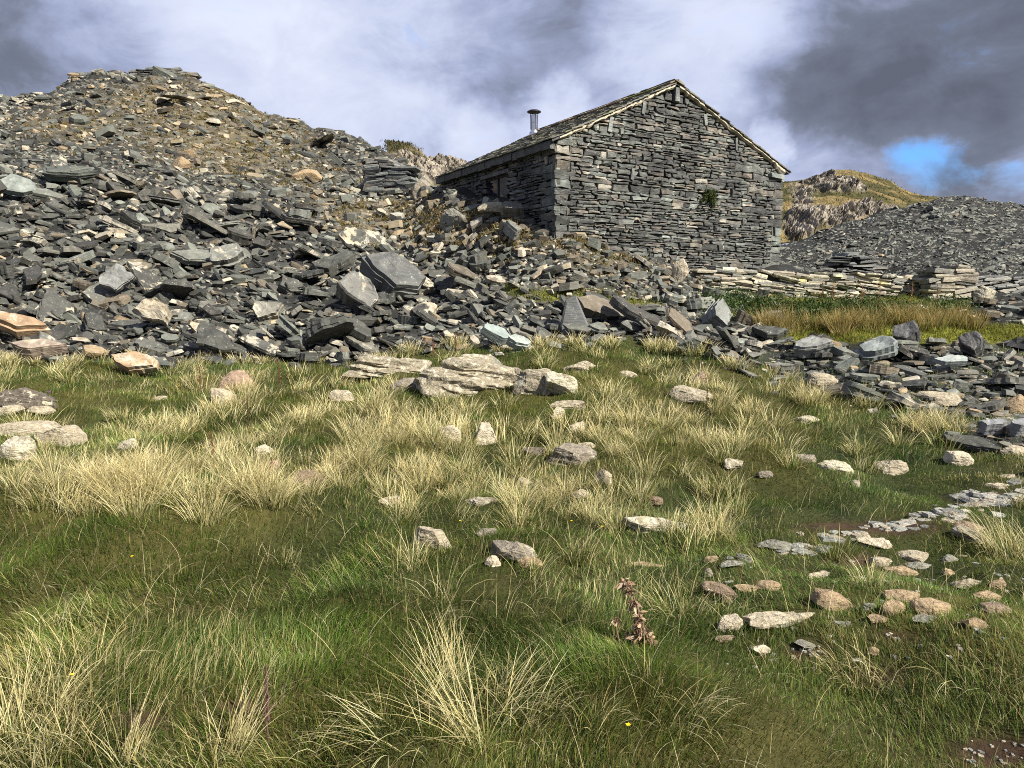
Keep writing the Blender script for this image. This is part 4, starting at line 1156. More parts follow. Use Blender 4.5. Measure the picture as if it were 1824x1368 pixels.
# ------------------------------------------------------------------ boulders in the grass
import bmesh
def ico(sub):
    b = bmesh.new(); bmesh.ops.create_icosphere(b, subdivisions=sub, radius=1.0)
    v = np.array([tuple(q.co) for q in b.verts]); f = np.array([[q.index for q in fa.verts] for fa in b.faces]); b.free()
    return v, f
ICO4 = ico(4); ICO5 = ico(5)
BOULD = []        # x, y, radius: kept free of grass
STYLE = {  # tint, lichen, how angular, roughness, layering
 'pale': ((.44, .42, .36), .55, .5, .5, .2), 'white': ((.55, .53, .47), .35, .5, .55, .1), 'tan': ((.37, .30, .21), .2, .3, .35, .1), 'grey': ((.27, .26, .24), .5, .5, .5, .3),
 'slate': ((.25, .27, .26), .1, .9, .25, .6), 'lichen': ((.34, .33, .26), .95, .45, .5, .4), 'dark': ((.13, .12, .11), .6, .5, .6, .5), 'pink': ((.36, .28, .24), .5, .4, .4, .2), 'brown': ((.25, .20, .16), .4, .4, .45, .2), 'layer': ((.30, .29, .25), .7, .5, .5, 1.0)}
def boulder(px, py, w, h, style, label, tilt=0.0, name='boulder', cat='boulder', sub=4, drop=0.0, mat=None):
    tint, lich, ang, rgh, lay = STYLE[style]; tint = (tint[0] * .74, tint[1] * .67, tint[2] * .56); ang = min(.9, ang + .2); rgh = rgh * 1.35
    p = hit1(px, py); k = p.y / FPX
    e = abs((p.z - EYE) / p.y)
    Wd = w * k * 1.04; D = Wd * (rng.uniform(.55, .75) if w < 3.4 * h or w < 60 else rng.uniform(.30, .42))
    Hv = max(h * k - .40 * D * e, .34 * h * k)
    Ht = Hv * 1.45
    v, f = (ICO5 if sub == 5 else ICO4)
    v = v.copy(); o_ = rng.uniform(0, 50, 3)
    v = np.sign(v) * np.abs(v) ** (0.72 - .16 * ang); 
    s = 1 + rgh * (.22 * fbm(v[:, 0] * 1.3 + o_[0], v[:, 1] * 1.3 + o_[1], v[:, 2] * 1.3 + o_[2], oct=2)) 
    v = v * s[:, None]
    for q in range(int(5 + 11 * ang)):          # broken faces
        n_ = rng.normal(0, 1, 3); n_[2] = abs(n_[2]) * .8 if rng.random() < .6 else n_[2]; n_ /= np.linalg.norm(n_)
        d_ = rng.uniform(.55, .92); ex_ = v @ n_ - d_
        v = v - np.where(ex_ > 0, ex_ * rng.uniform(.75, .95), 0)[:, None] * n_
    v = (v - v.min(0)) / (v.max(0) - v.min(0)) * 2 - 1
    dims = np.array([Wd / 2, D / 2, Ht / 2])
    q = v * dims
    sc = max(Wd, .12)
    fr_ = 9.0 / sc
    fine = fbm(q[:, 0] * fr_ * .35 + o_[0], q[:, 1] * fr_ * .35, q[:, 2] * fr_ * .5, oct=5, g=.58)
    lam = fbm(q[:, 0] * 2.2 / sc + o_[1], q[:, 1] * 2.2 / sc, q[:, 2] * 26 / sc + q[:, 0] * 5 / sc, oct=3)
    rn = v / np.linalg.norm(v, axis=1, keepdims=True)
    q = q + rn * ((.042 * rgh * fine + .045 * lay * lam) * sc)[:, None]
    ct, st_ = math.cos(tilt), math.sin(tilt); yaw = rng.normal(0, .25)
    q = np.stack([q[:, 0] * ct + q[:, 2] * st_, q[:, 1], -q[:, 0] * st_ + q[:, 2] * ct], -1)
    q = np.stack([q[:, 0] * math.cos(yaw) - q[:, 1] * math.sin(yaw), q[:, 0] * math.sin(yaw) + q[:, 1] * math.cos(yaw), q[:, 2]], -1)
    y0 = p.y + D * .42
    x0 = p.x * y0 / p.y
    zc = max(float(ground(x0, y0)), p.z) + Hv - Ht / 2 - drop
    mb = MB()
    t = np.array(tint) * rng.uniform(.9, 1.1)
    tt = np.concatenate([np.tile(t, (len(q), 1)) * (1 + .35 * fine[:, None] * 0), np.full((len(q), 1), lich)], 1)
    mb.add(q + np.array([x0, y0, zc]), [f], tt, q + o_)
    o = mb.build(name, mat or M_FIELD, smooth=ang < .3, origin=(x0, y0, zc - Ht / 2 + .02))
    BOULD.append((x0, y0, Wd * .5, D * .5))
    return tag(o, label, cat, 'stones lying in the grass field')
BL = [
 (55, 730, 92, 42, 'dark', 'dark rounded boulder with white and yellow lichen at the far left, below the tip'),
 (18, 740, 44, 18, 'pale', 'flat pale stone under the dark lichened boulder at the left edge'),
 (75, 744, 46, 16, 'pale', 'small pink-grey flat stone at the right foot of the dark lichened boulder'),
 (30, 778, 150, 26, 'pale', 'long low pale rock running in from the left edge'),
 (120, 794, 84, 38, 'pale', 'wide pale rock ending the long low rock at the left'),
 (32, 820, 74, 42, 'lichen', 'round boulder with yellow lichen half hidden in straw at the left edge'),
 (230, 806, 42, 22, 'lichen', 'round pale stone behind straw tussocks, right of the wide pale rock'),
 (272, 810, 26, 8, 'pale', 'thin pale stone right of the round stone behind straw tussocks'),
 (396, 722, 46, 26, 'pale', 'slanting whitish stone sloping down right near the brown dock stem', .5),
 (284, 714, 26, 9, 'pale', 'small flat pale stone in tussocks under the orange slab'),
 (420, 696, 60, 34, 'pink', 'pinkish rounded boulder at the tip foot behind tussocks'),
 (434, 722, 24, 9, 'grey', 'small grey chip right of the slanting whitish stone'),
 (610, 714, 44, 18, 'pale', 'pale stone in straw tussocks left of the big layered outcrop'),
 (470, 810, 30, 18, 'white', 'small white pointed stone in green grass left of centre'),
 (484, 838, 32, 17, 'pink', 'pinkish stone just below the small white pointed stone'),
 (545, 868, 62, 32, 'brown', 'grey-brown rough stone left of centre among straw tussocks'),
 (698, 906, 46, 24, 'pale', 'pale slanting stone in tussocks above the pair of front boulders', -.25),
 (802, 786, 40, 28, 'white', 'squat whitish stone left of the upright white stone'),
 (863, 792, 48, 40, 'white', 'upright white stone with a notched top at the centre of the field'),
 (722, 696, 58, 20, 'grey', 'grey stone at the lower left of the big layered outcrop'),
 (686, 668, 150, 30, 'layer', 'low lichened bedrock slab left of the big layered outcrop'),
 (828, 702, 186, 62, 'layer', 'big layered outcrop with yellow lichen at the top of the field'),
 (955, 704, 72, 44, 'layer', 'layered block joined to the right end of the big outcrop'),
 (1000, 706, 70, 36, 'lichen', 'slanting tan rock right of the layered block', .35),
 (1012, 730, 62, 16, 'pale', 'flat cream stone below the slanting tan rock'),
 (878, 664, 40, 26, 'slate', 'dark wedge of slate on the shoulder of the big outcrop', .4),
 (852, 644, 46, 10, 'slate', 'flat green-grey slate lying on top of the big outcrop'),
 (842, 648, 40, 16, 'white', 'pale stone behind the top of the big outcrop'),
 (1034, 664, 66, 18, 'pale', 'long pale stone right of the big outcrop near the slate edge'),
 (1117, 673, 32, 13, 'pale', 'small pale stone right of the long pale stone near the slate edge'),
 (920, 668, 22, 13, 'grey', 'small round stone close to the top right of the big outcrop'),
 (1230, 720, 76, 24, 'pale', 'whitish low rock in pale tussocks right of centre'),
 (1246, 690, 30, 30, 'brown', 'brown upright stone in pale tussocks above the whitish low rock'),
 (994, 746, 20, 20, 'white', 'tiny white leaning stone below the flat cream stone', .5),
 (1028, 770, 32, 18, 'white', 'small pale stone left of the pale tussock at centre right'),
 (1018, 830, 86, 38, 'grey', 'mottled grey boulder in the middle of the field'),
 (950, 812, 50, 16, 'dark', 'dark flat stone at the left of the mottled grey boulder'),
 (1045, 800, 40, 12, 'pale', 'pale stone behind the mottled grey boulder'),
 (1076, 864, 32, 26, 'pale', 'pale leaning stone below the mottled grey boulder', .6),
 (932, 866, 32, 15, 'pale', 'pale stone in straw tussocks below the dark flat stone'),
 (855, 900, 58, 13, 'layer', 'thin layered slate stone right of the pale slanting stone'),
 (1035, 890, 40, 12, 'pale', 'low pale stone in grass below the pale leaning stone'),
 (1162, 902, 36, 12, 'brown', 'low brownish stone above the long lichened flat rock'),
 (1305, 840, 38, 18, 'lichen', 'small lichened stone on the green slope right of centre'),
 (1362, 852, 30, 11, 'grey', 'tiny grey stone right of the small lichened stone'),
 (1484, 838, 68, 19, 'lichen', 'rounded pale yellow stone on the green slope at right'),
 (1432, 822, 42, 13, 'grey', 'grey stone touching the left of the pale yellow stone'),
 (1590, 846, 58, 27, 'pale', 'pale squared stone on the green slope below the rubble'),
 (1708, 830, 52, 23, 'white', 'white wedge-shaped stone near the right edge of the slope', .25),
 (1437, 757, 38, 12, 'lichen', 'small mottled stone in olive grass below the rubble'),
 (1524, 868, 18, 14, 'white', 'tiny white pointed stone between the yellow and the squared stones'),
 (1174, 948, 132, 26, 'lichen', 'long flat rock with green-yellow lichen beside a lone straw tussock', .10),
 (765, 980, 84, 48, 'pale', 'large pale angular boulder left of the two front centre boulders'),
 (868, 954, 40, 13, 'grey', 'low grey stone between the two large front boulders'),
 (912, 1002, 92, 42, 'grey', 'rounded grey boulder with pale lichen at front centre'),
 (878, 1010, 32, 24, 'white', 'white stone at the left foot of the rounded grey boulder'),
 (942, 1010, 50, 18, 'tan', 'tan low stone at the right foot of the rounded grey boulder'),
 (1378, 982, 60, 18, 'slate', 'light slate slab beside the path at its near end', -.08),
 (1554, 978, 60, 18, 'white', 'pale flat slab on the path right of a dark rush tuft'),
 (1266, 1002, 26, 12, 'tan', 'small tan stone at the left start of the stony ground'),
 (1261, 1030, 20, 20, 'grey', 'tiny upright grey stone left of the brown boulder'),
 (1305, 1012, 50, 10, 'slate', 'long thin light slate above the brown boulder'),
 (1325, 1000, 26, 14, 'slate', 'small bluish slate chip near the path start'),
 (1148, 1012, 70, 11, 'tan', 'thin flat tan stone above the dead thistle'),
 (1280, 1075, 64, 36, 'brown', 'brown-grey domed boulder with grass around, right of the dead thistle'),
 (1328, 1056, 44, 14, 'tan', 'rounded tan stone behind the white pair of rocks'),
 (1365, 1052, 48, 18, 'tan', 'low domed tan stone right of the brown boulder'),
 (1482, 1088, 74, 36, 'tan', 'long tan stone slanting down right in the stony turf', .35),
 (1297, 1128, 50, 36, 'white', 'white upright rock left of the long pale slab'),
 (1398, 1120, 166, 30, 'pale', 'longest pale slab lying in the stony turf at right', .03),
 (1549, 1090, 28, 15, 'slate', 'blue-grey slate chip between the tan stones'),
 (1591, 1094, 46, 22, 'tan', 'domed tan stone left of the largest tan cobble'),
 (1606, 1072, 64, 20, 'tan', 'wide tan stone above the domed tan stone'),
 (1662, 1098, 72, 30, 'tan', 'largest tan domed cobble in the stony turf'),
 (1772, 1092, 54, 18, 'brown', 'brown flat stone near the right edge, lower of two'),
 (1756, 1068, 48, 16, 'tan', 'tan low stone near the right edge, upper of two'),
 (1726, 1048, 60, 17, 'pale', 'low pale boulder row at the right, left part'),
 (1776, 1048, 26, 18, 'tan', 'small round tan stone ending the low pale boulder row'),
 (1624, 1002, 58, 18, 'pale', 'flat grey stone in turf right of the path'),
 (1640, 1014, 56, 11, 'slate', 'pale slate slab under the flat grey stone'),
 (1606, 1024, 60, 15, 'tan', 'pinkish flat stone beside a straw tussock at right'),
 (1726, 948, 54, 19, 'brown', 'brownish low stone above the layered dark stone at right'),
 (1736, 970, 70, 24, 'layer', 'layered dark stone in turf at the right', .2),
 (1740, 1120, 46, 18, 'tan', 'tan stone lying lowest at the right', .2),
 (1646, 1112, 50, 10, 'slate', 'pale slate flake in front of the largest tan cobble'),
 (1356, 1168, 42, 18, 'white', 'white stone behind straw blades below the white upright rock'),
 (1290, 1144, 38, 12, 'brown', 'low brown stone at the foot of the white upright rock'),
 (1440, 1160, 52, 10, 'slate', 'light slate flake below the longest pale slab'),
 (1500, 1118, 34, 9, 'slate', 'thin slate right of the longest pale slab'),
 (1565, 1112, 40, 12, 'tan', 'low tan stone left of the pale slate flake'),
 (1555, 1170, 24, 14, 'tan', 'small tan stone on the tuft above the dark hollow'),
 (1690, 1000, 30, 10, 'slate', 'small slate right of the flat grey stone'),
 (1690, 1025, 22, 12, 'tan', 'small tan stone left of the low pale boulder row'),
 (1460, 1030, 70, 9, 'pale', 'sunken pale stone at the foot of the dark rush tuft'),
 (1568, 1008, 42, 18, 'pale', 'pale stone hidden behind a straw tussock right of the path'),
 (545, 322, 56, 22, 'tan', 'pinkish cream boulder on the gravel of the left tip'),
 (322, 304, 32, 22, 'tan', 'cream boulder on the tip left of the straw tufts'),
 (338, 278, 26, 14, 'tan', 'orange stone on the tip above the cream boulder'),
 (808, 412, 46, 30, 'slate', 'angular grey block on the gravel below the hut window', .35),
 (668, 344, 46, 26, 'slate', 'grey block on the bank left of the hut roof end'),
 (752, 350, 36, 28, 'grey', 'grey rounded block just below the end of the hut roof'),
 (880, 390, 56, 15, 'pale', 'long cream stone on the gravel below the hut window'),
 (1209, 504, 34, 38, 'white', 'white mossy upright stone at the left end of the dry stone wall'),
 (1636, 560, 54, 18, 'lichen', 'pale flat stone in the rushes in front of the dry stone wall'),
 (1752, 540, 36, 26, 'lichen', 'orange mossy stone in the debris right of the stone pillar'),
 (1466, 690, 60, 24, 'pale', 'cream rock where the straw grass meets the right rubble'),
 (1668, 724, 80, 24, 'pale', 'layered cream rock at the grass edge of the right rubble'),
 (1470, 640, 50, 36, 'tan', 'pinkish cream boulder inside the right rubble'),
 (1770, 734, 34, 26, 'tan', 'rounded cream boulder at the right edge rubble, left one'),
 (1808, 738, 40, 34, 'tan', 'rounded cream boulder at the right edge rubble, right one'),
 (1806, 812, 50, 18, 'pale', 'pale flat rock at the right edge below the smooth slabs'),
]
for b in BL: boulder(*b[:6], tilt=(b[6] if len(b) > 6 else 0.0), sub=5 if b[2] > 80 else 4)
# flat stones of the footpath
PATH = [(1395, 985), (1440, 972), (1500, 955), (1560, 945), (1620, 930), (1680, 910), (1740, 892), (1800, 880), (1850, 870)]
mb = MB(); pp, qq, ss = [], [], []
for _ in range(135):
    t = rng.uniform(0, len(PATH) - 1); i = int(min(t, len(PATH) - 2)); f = t - i
    pp.append(PATH[i][0] * (1 - f) + PATH[i + 1][0] * f + rng.normal(0, 14)); qq.append(PATH[i][1] * (1 - f) + PATH[i + 1][1] * f + rng.normal(0, 9 + 3 * (t > 5)))
    ss.append(rng.uniform(10, 38) * (1.3 if t > 5 else 1))
for _ in range(80):
    pp.append(rng.uniform(1260, 1824)); qq.append(rng.uniform(985, 1190)); ss.append(rng.uniform(5, 18))
for _ in range(14):
    pp.append(rng.normal(1440, 30)); qq.append(rng.normal(1165, 14)); ss.append(rng.uniform(6, 22))
for _ in range(26):
    pp.append(rng.uniform(1720, 1824)); qq.append(rng.uniform(1318, 1368)); ss.append(rng.uniform(4, 12))
pp, qq, ss = map(np.array, (pp, qq, ss))
X, Y, Z, ok = hit(pp, qq)
Lp = ss * Y / FPX * 1.15; N = len(X)
tn = np.array([[.31, .295, .25], [.23, .23, .205], [.31, .265, .195], [.15, .155, .145]])[rng.integers(4, size=N)] * rng.uniform(.8, 1.2, (N, 1))
mb.add(*slabs(N, Lp, Lp * rng.uniform(.5, .9, N), Lp * .16 + .006, rng.normal(0, .10, (N, 3)) + [0, -.05, 1], np.stack([np.ones(N), rng.normal(0, .5, N), 0 * X], -1), np.stack([X, Y, Z - Lp * .045], -1), tn, rng.uniform(0, .4, N), n=7, K=3, rough=.06, top_j=.1))
tag(mb.build('path_stones', M_FIELD), 'small flat stones paving the footpath and lying loose in the turf', 'path stones', kind='stuff')
PX_, PY_ = np.array([a for a, b in PATH]), np.array([b for a, b in PATH])
def path_mask(px, py):
    c = np.interp(px, PX_, PY_)
    return np.exp(-((py - c) / 11) ** 2) * (px > 1385)
# ------------------------------------------------------------------ grass
def blades(mb, base, az, h, w, bend, cb, ct, segs=2, curl=None, lean0=0.0):
    """grass blades: base points, heading, height, width, bend (0 upright .. 1.5 lying over), base and tip colours"""
    N = len(base)
    d = np.stack([np.cos(az), np.sin(az), 0 * az], -1)
    pa_ = az + rng.uniform(-1.3, 1.3, N) + math.pi / 2
    s = np.stack([np.cos(pa_), np.sin(pa_), 0 * pa_], -1)
    V = np.zeros((N, 2 * segs + 1, 3)); Cc = np.zeros((N, 2 * segs + 1, 4))
    pos = base.copy(); L = h / segs
    ang0 = lean0 + rng.uniform(0.0, .25, N)
    for k in range(segs + 1):
        t = k / segs
        wk = w * (1 - t ** 1.6) * .5
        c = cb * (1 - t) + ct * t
        if k < segs:
            V[:, 2 * k] = pos - s * wk[:, None]; V[:, 2 * k + 1] = pos + s * wk[:, None]
            Cc[:, 2 * k, :3] = c; Cc[:, 2 * k + 1, :3] = c
            a = ang0 + bend * ((k + .5) / segs) ** 1.1
            pos = pos + (d * np.sin(a)[:, None] + np.array([0, 0, 1]) * np.cos(a)[:, None]) * L[:, None]
        else:
            V[:, 2 * k] = pos; Cc[:, 2 * k, :3] = c
    m = 2 * segs + 1
    F4 = [(2 * k, 2 * k + 1, 2 * k + 3, 2 * k + 2) for k in range(segs - 1)]
    o = (np.arange(N) * m)[:, None, None]
    fs = []
    if F4: fs.append((np.array(F4)[None] + o).reshape(-1, 4))
    fs.append((np.array([(2 * segs - 2, 2 * segs - 1, 2 * segs)])[None] + o).reshape(-1, 3))
    mb.add(V.reshape(-1, 3), fs, Cc.reshape(-1, 4))
def pick(cols, n, v=.25): return np.array(cols)[rng.integers(len(cols), size=n)] * rng.uniform(1 - v, 1 + v, (n, 1))
GREEN = [(.082, .155, .022), (.112, .185, .028), (.056, .110, .017), (.145, .21, .036), (.13, .165, .030)]
OLIVE = [(.21, .205, .055), (.27, .24, .07), (.175, .18, .045), (.34, .295, .10)]
STRAW = [(.76, .65, .34), (.82, .72, .42), (.68, .56, .27), (.85, .77, .49), (.58, .48, .23)]
BROWN = [(.20, .13, .055), (.16, .105, .05), (.25, .17, .08)]
BX = np.array(BOULD)
def free(x, y, pad=.86):
    ok = np.ones(len(x), bool)
    for bx, by, rw, rd in BX: ok &= (((x - bx) / (rw * pad)) ** 2 + ((y - by) / (rd * pad)) ** 2) > 1
    return ok
def straw_map(px, py):
    """how strawy the grass is"""
    m = .95 * blob(px, py, 190, 860, 330, 62) + .8 * blob(px, py, 430, 860, 230, 70) + .8 * blob(px, py, 650, 720, 150, 60) + .6 * blob(px, py, 250, 690, 300, 35) + .8 * blob(px, py, 1270, 710, 150, 50) \
        + .6 * blob(px, py, 1120, 770, 150, 45) + .7 * blob(px, py, 930, 880, 170, 45) + .6 * blob(px, py, 740, 800, 200, 60) + .35 * blob(px, py, 1000, 850, 500, 40) + .4 * blob(px, py, 500, 760, 300, 60) + .35 * blob(px, py, 1250, 800, 250, 40) + .5 * blob(px, py, 1540, 740, 140, 35) + .6 * blob(px, py, 1650, 760, 80, 20) + .5 * blob(px, py, 1420, 700, 100, 25) \
        + .4 * blob(px, py, 1700, 860, 120, 25) + .5 * blob(px, py, 40, 1300, 120, 80) + .35 * blob(px, py, 380, 1340, 160, 40) + .4 * blob(px, py, 800, 1240, 150, 70) + .35 * blob(px, py, 1640, 1170, 160, 20) + .3 * blob(px, py, 900, 1050, 200, 50)
    return np.clip(m * (.75 + .9 * fbm(px / 62, py / 34, oct=3)), 0, 1)
def green_map(px, py):
    return np.clip(.9 * blob(px, py, 250, 1010, 420, 75) + .8 * blob(px, py, 1500, 1280, 330, 80) + .6 * blob(px, py, 620, 1120, 220, 70) + .7 * blob(px, py, 1560, 1010, 300, 90) + .5 * blob(px, py, 380, 740, 170, 30) + .5 * blob(px, py, 1240, 960, 200, 30) + .5 * blob(px, py, 1480, 880, 260, 25) + .6 * blob(px, py, 1260, 640, 120, 18) + .5 * blob(px, py, 980, 645, 70, 15), 0, 1)
def field_points(n, y0, y1):
    y = np.sqrt(rng.uniform(y0 ** 2, y1 ** 2, n)); a = rng.uniform(-.86, .86, n); x = a * y
    z = ground(x, y); px, py = proj(x, y, z)
    ok = (rng.random(n) > rubble_mask(px, py, 5) * np.where((px > 1330) & (py > 625), .72, 1.0)) & free(x, y)
    ok &= rng.random(n) > np.clip(soil_mask(px, py) * 1.15, 0, .97)
    ok &= rng.random(n) > np.clip(path_mask(px, py) * .95, 0, .93)
    return x[ok], y[ok], z[ok], px[ok], py[ok]
mb = MB()
for n, y0, y1, wmul, hm in ((95000, 1.9, 3.4, 1.0, 1.0), (105000, 3.4, 6.0, 1.25, 1.0), (120000, 6.0, 9.5, 1.9, 1.05), (90000, 9.5, 13.6, 2.7, 1.1)):
    x, y, z, px, py = field_points(n, y0, y1)
    N = len(x)
    sm = straw_map(px, py); gm_ = green_map(px, py)
    patch = fbm(x * 1.6, y * 1.6, oct=3) * .5 + .5
    patch2 = vn(x * 5 + 3, y * 5) * .5 + .5
    ps = np.clip(.06 + .24 * sm + .22 * (patch - .5) - .10 * gm_, .015, .9)
    po = np.clip(.21 + .3 * (patch2 - .5) + .2 * sm - .22 * gm_, .05, .8)
    u = rng.random(N)
    isS = u < ps; isO = ~isS & (rng.random(N) < po)
    isB = isO & (rng.random(N) < .10)
    ct = pick(GREEN, N); ct[isO] = pick(OLIVE, isO.sum()); ct[isS] = pick(STRAW, isS.sum()); ct[isB] = pick(BROWN, isB.sum())
    lump = 1 + .42 * fbm(x * 2.0 + 50, y * 2.0, oct=3)
    ct = ct * np.clip(lump, .5, 1.6)[:, None] * np.where(isS[:, None], 1, np.stack([1 + .22 * vn(x * 1.3, y * 1.3 + 70), 0 * x + 1, 0 * x + 1], -1))
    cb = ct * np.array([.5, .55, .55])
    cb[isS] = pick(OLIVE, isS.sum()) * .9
    short = np.clip(sstep(px, 1180, 1420) * sstep(py, 790, 850), 0, 1)
    tuft = .70 + .95 * np.clip(fbm(x * 2.3 + 9, y * 2.3, oct=2) * .5 + .5, 0, 1)
    h = hm * rng.uniform(.034, .088, N) * tuft * (1 - .42 * short) * (1 + .45 * isS + .25 * gm_)
    w = wmul * rng.uniform(.0020, .0040, N) * (1 - .25 * isS)
    az = rng.normal(-.3, .6, N) + 3.0 * fbm(x * 1.0 - 4, y * 1.0, oct=2)
    flat_ = rng.random(N) < .16
    bend = np.abs(rng.normal(.75, .4, N)) + .9 * flat_
    ct[flat_] = pick(STRAW + BROWN + OLIVE, flat_.sum()) * .8
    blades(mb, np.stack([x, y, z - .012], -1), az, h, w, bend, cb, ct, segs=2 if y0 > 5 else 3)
tag(mb.build('grass', M_GRASS), 'short mixed green and straw-coloured upland turf', 'grass', kind='stuff')

# tussocks of longer grass
def tussock(mb, x, y, z, rad, h, n, straw, wmul, az0=None, spread=1.0, lean=0.0, green=GREEN, dry=STRAW, segs=4):
    a = rng.uniform(0, 2 * math.pi, n); r = rad * np.sqrt(rng.random(n))
    bx, by = x + r * np.cos(a), y + r * np.sin(a)
    az = a + rng.normal(0, .5, n)
    if az0 is not None:
        k = rng.random(n) < (.9 if straw > .96 else .6); az[k] = az0 + rng.normal(0, .5, k.sum())
    isS = rng.random(n) < straw
    ct = pick(OLIVE, n); g = ~isS & (rng.random(n) < .55); ct[g] = pick(green, g.sum()); ct[isS] = pick(dry, isS.sum(), .2)
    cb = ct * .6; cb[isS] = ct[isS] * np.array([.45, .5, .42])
    hh = h * rng.uniform(.45, 1.12, n) * np.where(isS, 1.0, .72)
    w = wmul * rng.uniform(.0028, .0050, n)
    bend = np.abs(rng.normal(.55, .4, n)) * spread + .35 * r / max(rad, 1e-3) * spread
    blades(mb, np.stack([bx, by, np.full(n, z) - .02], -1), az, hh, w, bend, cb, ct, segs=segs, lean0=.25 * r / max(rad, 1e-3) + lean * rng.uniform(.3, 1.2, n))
mb = MB()
cntT = 0
p = rng.uniform(-60, 1890, 9000); q = rng.uniform(612, 1400, 9000)
X, Y, Z, ok = hit(p, q)
sm = straw_map(p, q); gm_ = green_map(p, q)
sm = np.maximum(sm, .45 * (np.abs(edge(p) - q) < 10))
dn_ = .06 + .46 * sm * np.clip(.5 + 1.3 * fbm(X * 1.1 + 31, Y * 1.1, oct=2), 0.05, 1.3)
near_edge = np.abs(edge(p) - q) < 10
dn_ = dn_ + .22 * near_edge * (p < 1500)
keep = ok & (rng.random(9000) < dn_) & (rubble_mask(p, q, 10) < .85) & free(X, Y, 1.05) & (rng.random(9000) > soil_mask(p, q)) & (path_mask(p, q) < .3) & ~((p > 1330) & (q > 840) & (rng.random(9000) < .88)) & ~((q > 905) & (q < 1090) & (p < 700) & (rng.random(9000) < .9))
idx_ = np.flatnonzero(keep)
lim = {0: 0, 1: 0}
for i in idx_:
    d = Y[i]
    if d < 4.2:
        if rng.random() > .22: continue
        tussock(mb, X[i], d, Z[i], rng.uniform(.05, .12), rng.uniform(.18, .34), int(rng.uniform(40, 80)), np.clip(.35 + .5 * sm[i], 0, .9), .9, az0=rng.normal(-.6, 1.0), spread=1.5, segs=5)
    elif d < 7.2:
        if rng.random() > .62: continue
        tussock(mb, X[i], d, Z[i], rng.uniform(.06, .14), rng.uniform(.15, .36), int(rng.uniform(80, 150)), np.clip(.35 + .55 * sm[i], 0, .92), 1.25, az0=rng.normal(-.1, 1.2) if rng.random() < .6 else None)
    else:
        tussock(mb, X[i], d, Z[i], rng.uniform(.08, .2), rng.uniform(.18, .36), int(rng.uniform(75, 140)), np.clip(.40 + .45 * sm[i], 0, .9), 1.9 * (1 + (d - 7) / 10), az0=rng.normal(0, 1.0) if rng.random() < .5 else None, segs=3)
    cntT += 1
# single long stray blades over the near turf
n = 1900
x, y, z, px, py = field_points(n, 2.0, 5.5)
N = len(x)
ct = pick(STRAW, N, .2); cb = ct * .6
blades(mb, np.stack([x, y, z], -1), rng.normal(-.2, 1.5, N), rng.uniform(.10, .30, N), rng.uniform(.0016, .0026, N), np.abs(rng.normal(.9, .6, N)), cb, ct, segs=5, lean0=.3)
tag(mb.build('tussock_grass', M_GRASS), 'clumps of long pale straw and olive moor grass merging over the field', 'tussock grass', kind='stuff')

# tussocks that stand out singly
SINGLE = [
 (1274, 962, .10, .30, 130, .85, 1.2, 'lone pale straw tussock at the right end of the long lichened rock', None, .8),
 (1488, 985, .13, .20, 260, .12, 1.1, 'dark green rush-like tuft standing in the path', None, .5),
 (1552, 1040, .09, .20, 110, .85, 1.0, 'pale straw tussock among the flat stones right of the path tuft', None, 1.0),
 (1800, 985, .16, .36, 240, .7, 1.1, 'big olive and straw tussock at the right edge of the field', 2.6, 1.1),
 (845, 1325, .07, .52, 75, .97, .95, 'long bleached straw tussock at front centre, bent over to the left', 2.7, .7, .55),
 (800, 1215, .08, .36, 60, .97, .95, 'bleached straw tuft standing above the long front centre tussock', 1.8, .8, .2),
 (905, 1265, .10, .34, 70, .9, .95, 'loose straw tuft right of the long front centre tussock', .5, .9, .4),
 (690, 1310, .09, .34, 60, .9, .95, 'sprawling straw blades left of the long front centre tussock', 3.0, .9, .8),
 (415, 1345, .05, .34, 70, .98, 1.0, 'upright bleached straw tuft near the bottom left', .4, .45),
 (225, 1360, .05, .30, 60, .95, 1.0, 'short straw tuft at the bottom edge left of the upright one', .4, .5),
 (20, 1330, .10, .40, 130, .9, 1.0, 'tangled straw tussock in the bottom left corner', 2.2, 1.3),
 (1530, 1205, .14, .20, 330, .35, 1.0, 'dense green tuft hanging over the dark hollow at lower right', 3.4, 1.3),
 (240, 915, .12, .32, 170, .95, 1.2, 'broad pale straw tussock above the dark green bank, left one', None, .9),
 (368, 925, .12, .32, 170, .95, 1.2, 'broad pale straw tussock above the dark green bank, right one', None, .9),
 (1210, 1090, .14, .24, 240, .45, 1.0, 'olive tussock between the dead thistle and the brown boulder', None, 1.1),
 (1655, 770, .22, .30, 200, .85, 2.0, 'straw tussock at the grass edge below the layered cream rock', None, .9),
]
for px_, py_, rad, h, n, stw, wm, lab, az0, spr, *ln_ in SINGLE:
    pt = hit1(px_, py_)
    m1 = MB(); tussock(m1, pt.x, pt.y, pt.z, rad, h, n, stw, wm, az0=az0, spread=spr, lean=ln_[0] if ln_ else 0.0, segs=6)
    tag(m1.build('grass_tussock', M_GRASS, origin=(pt.x, pt.y, pt.z)), lab, 'grass tussock', 'single tussocks in the field')

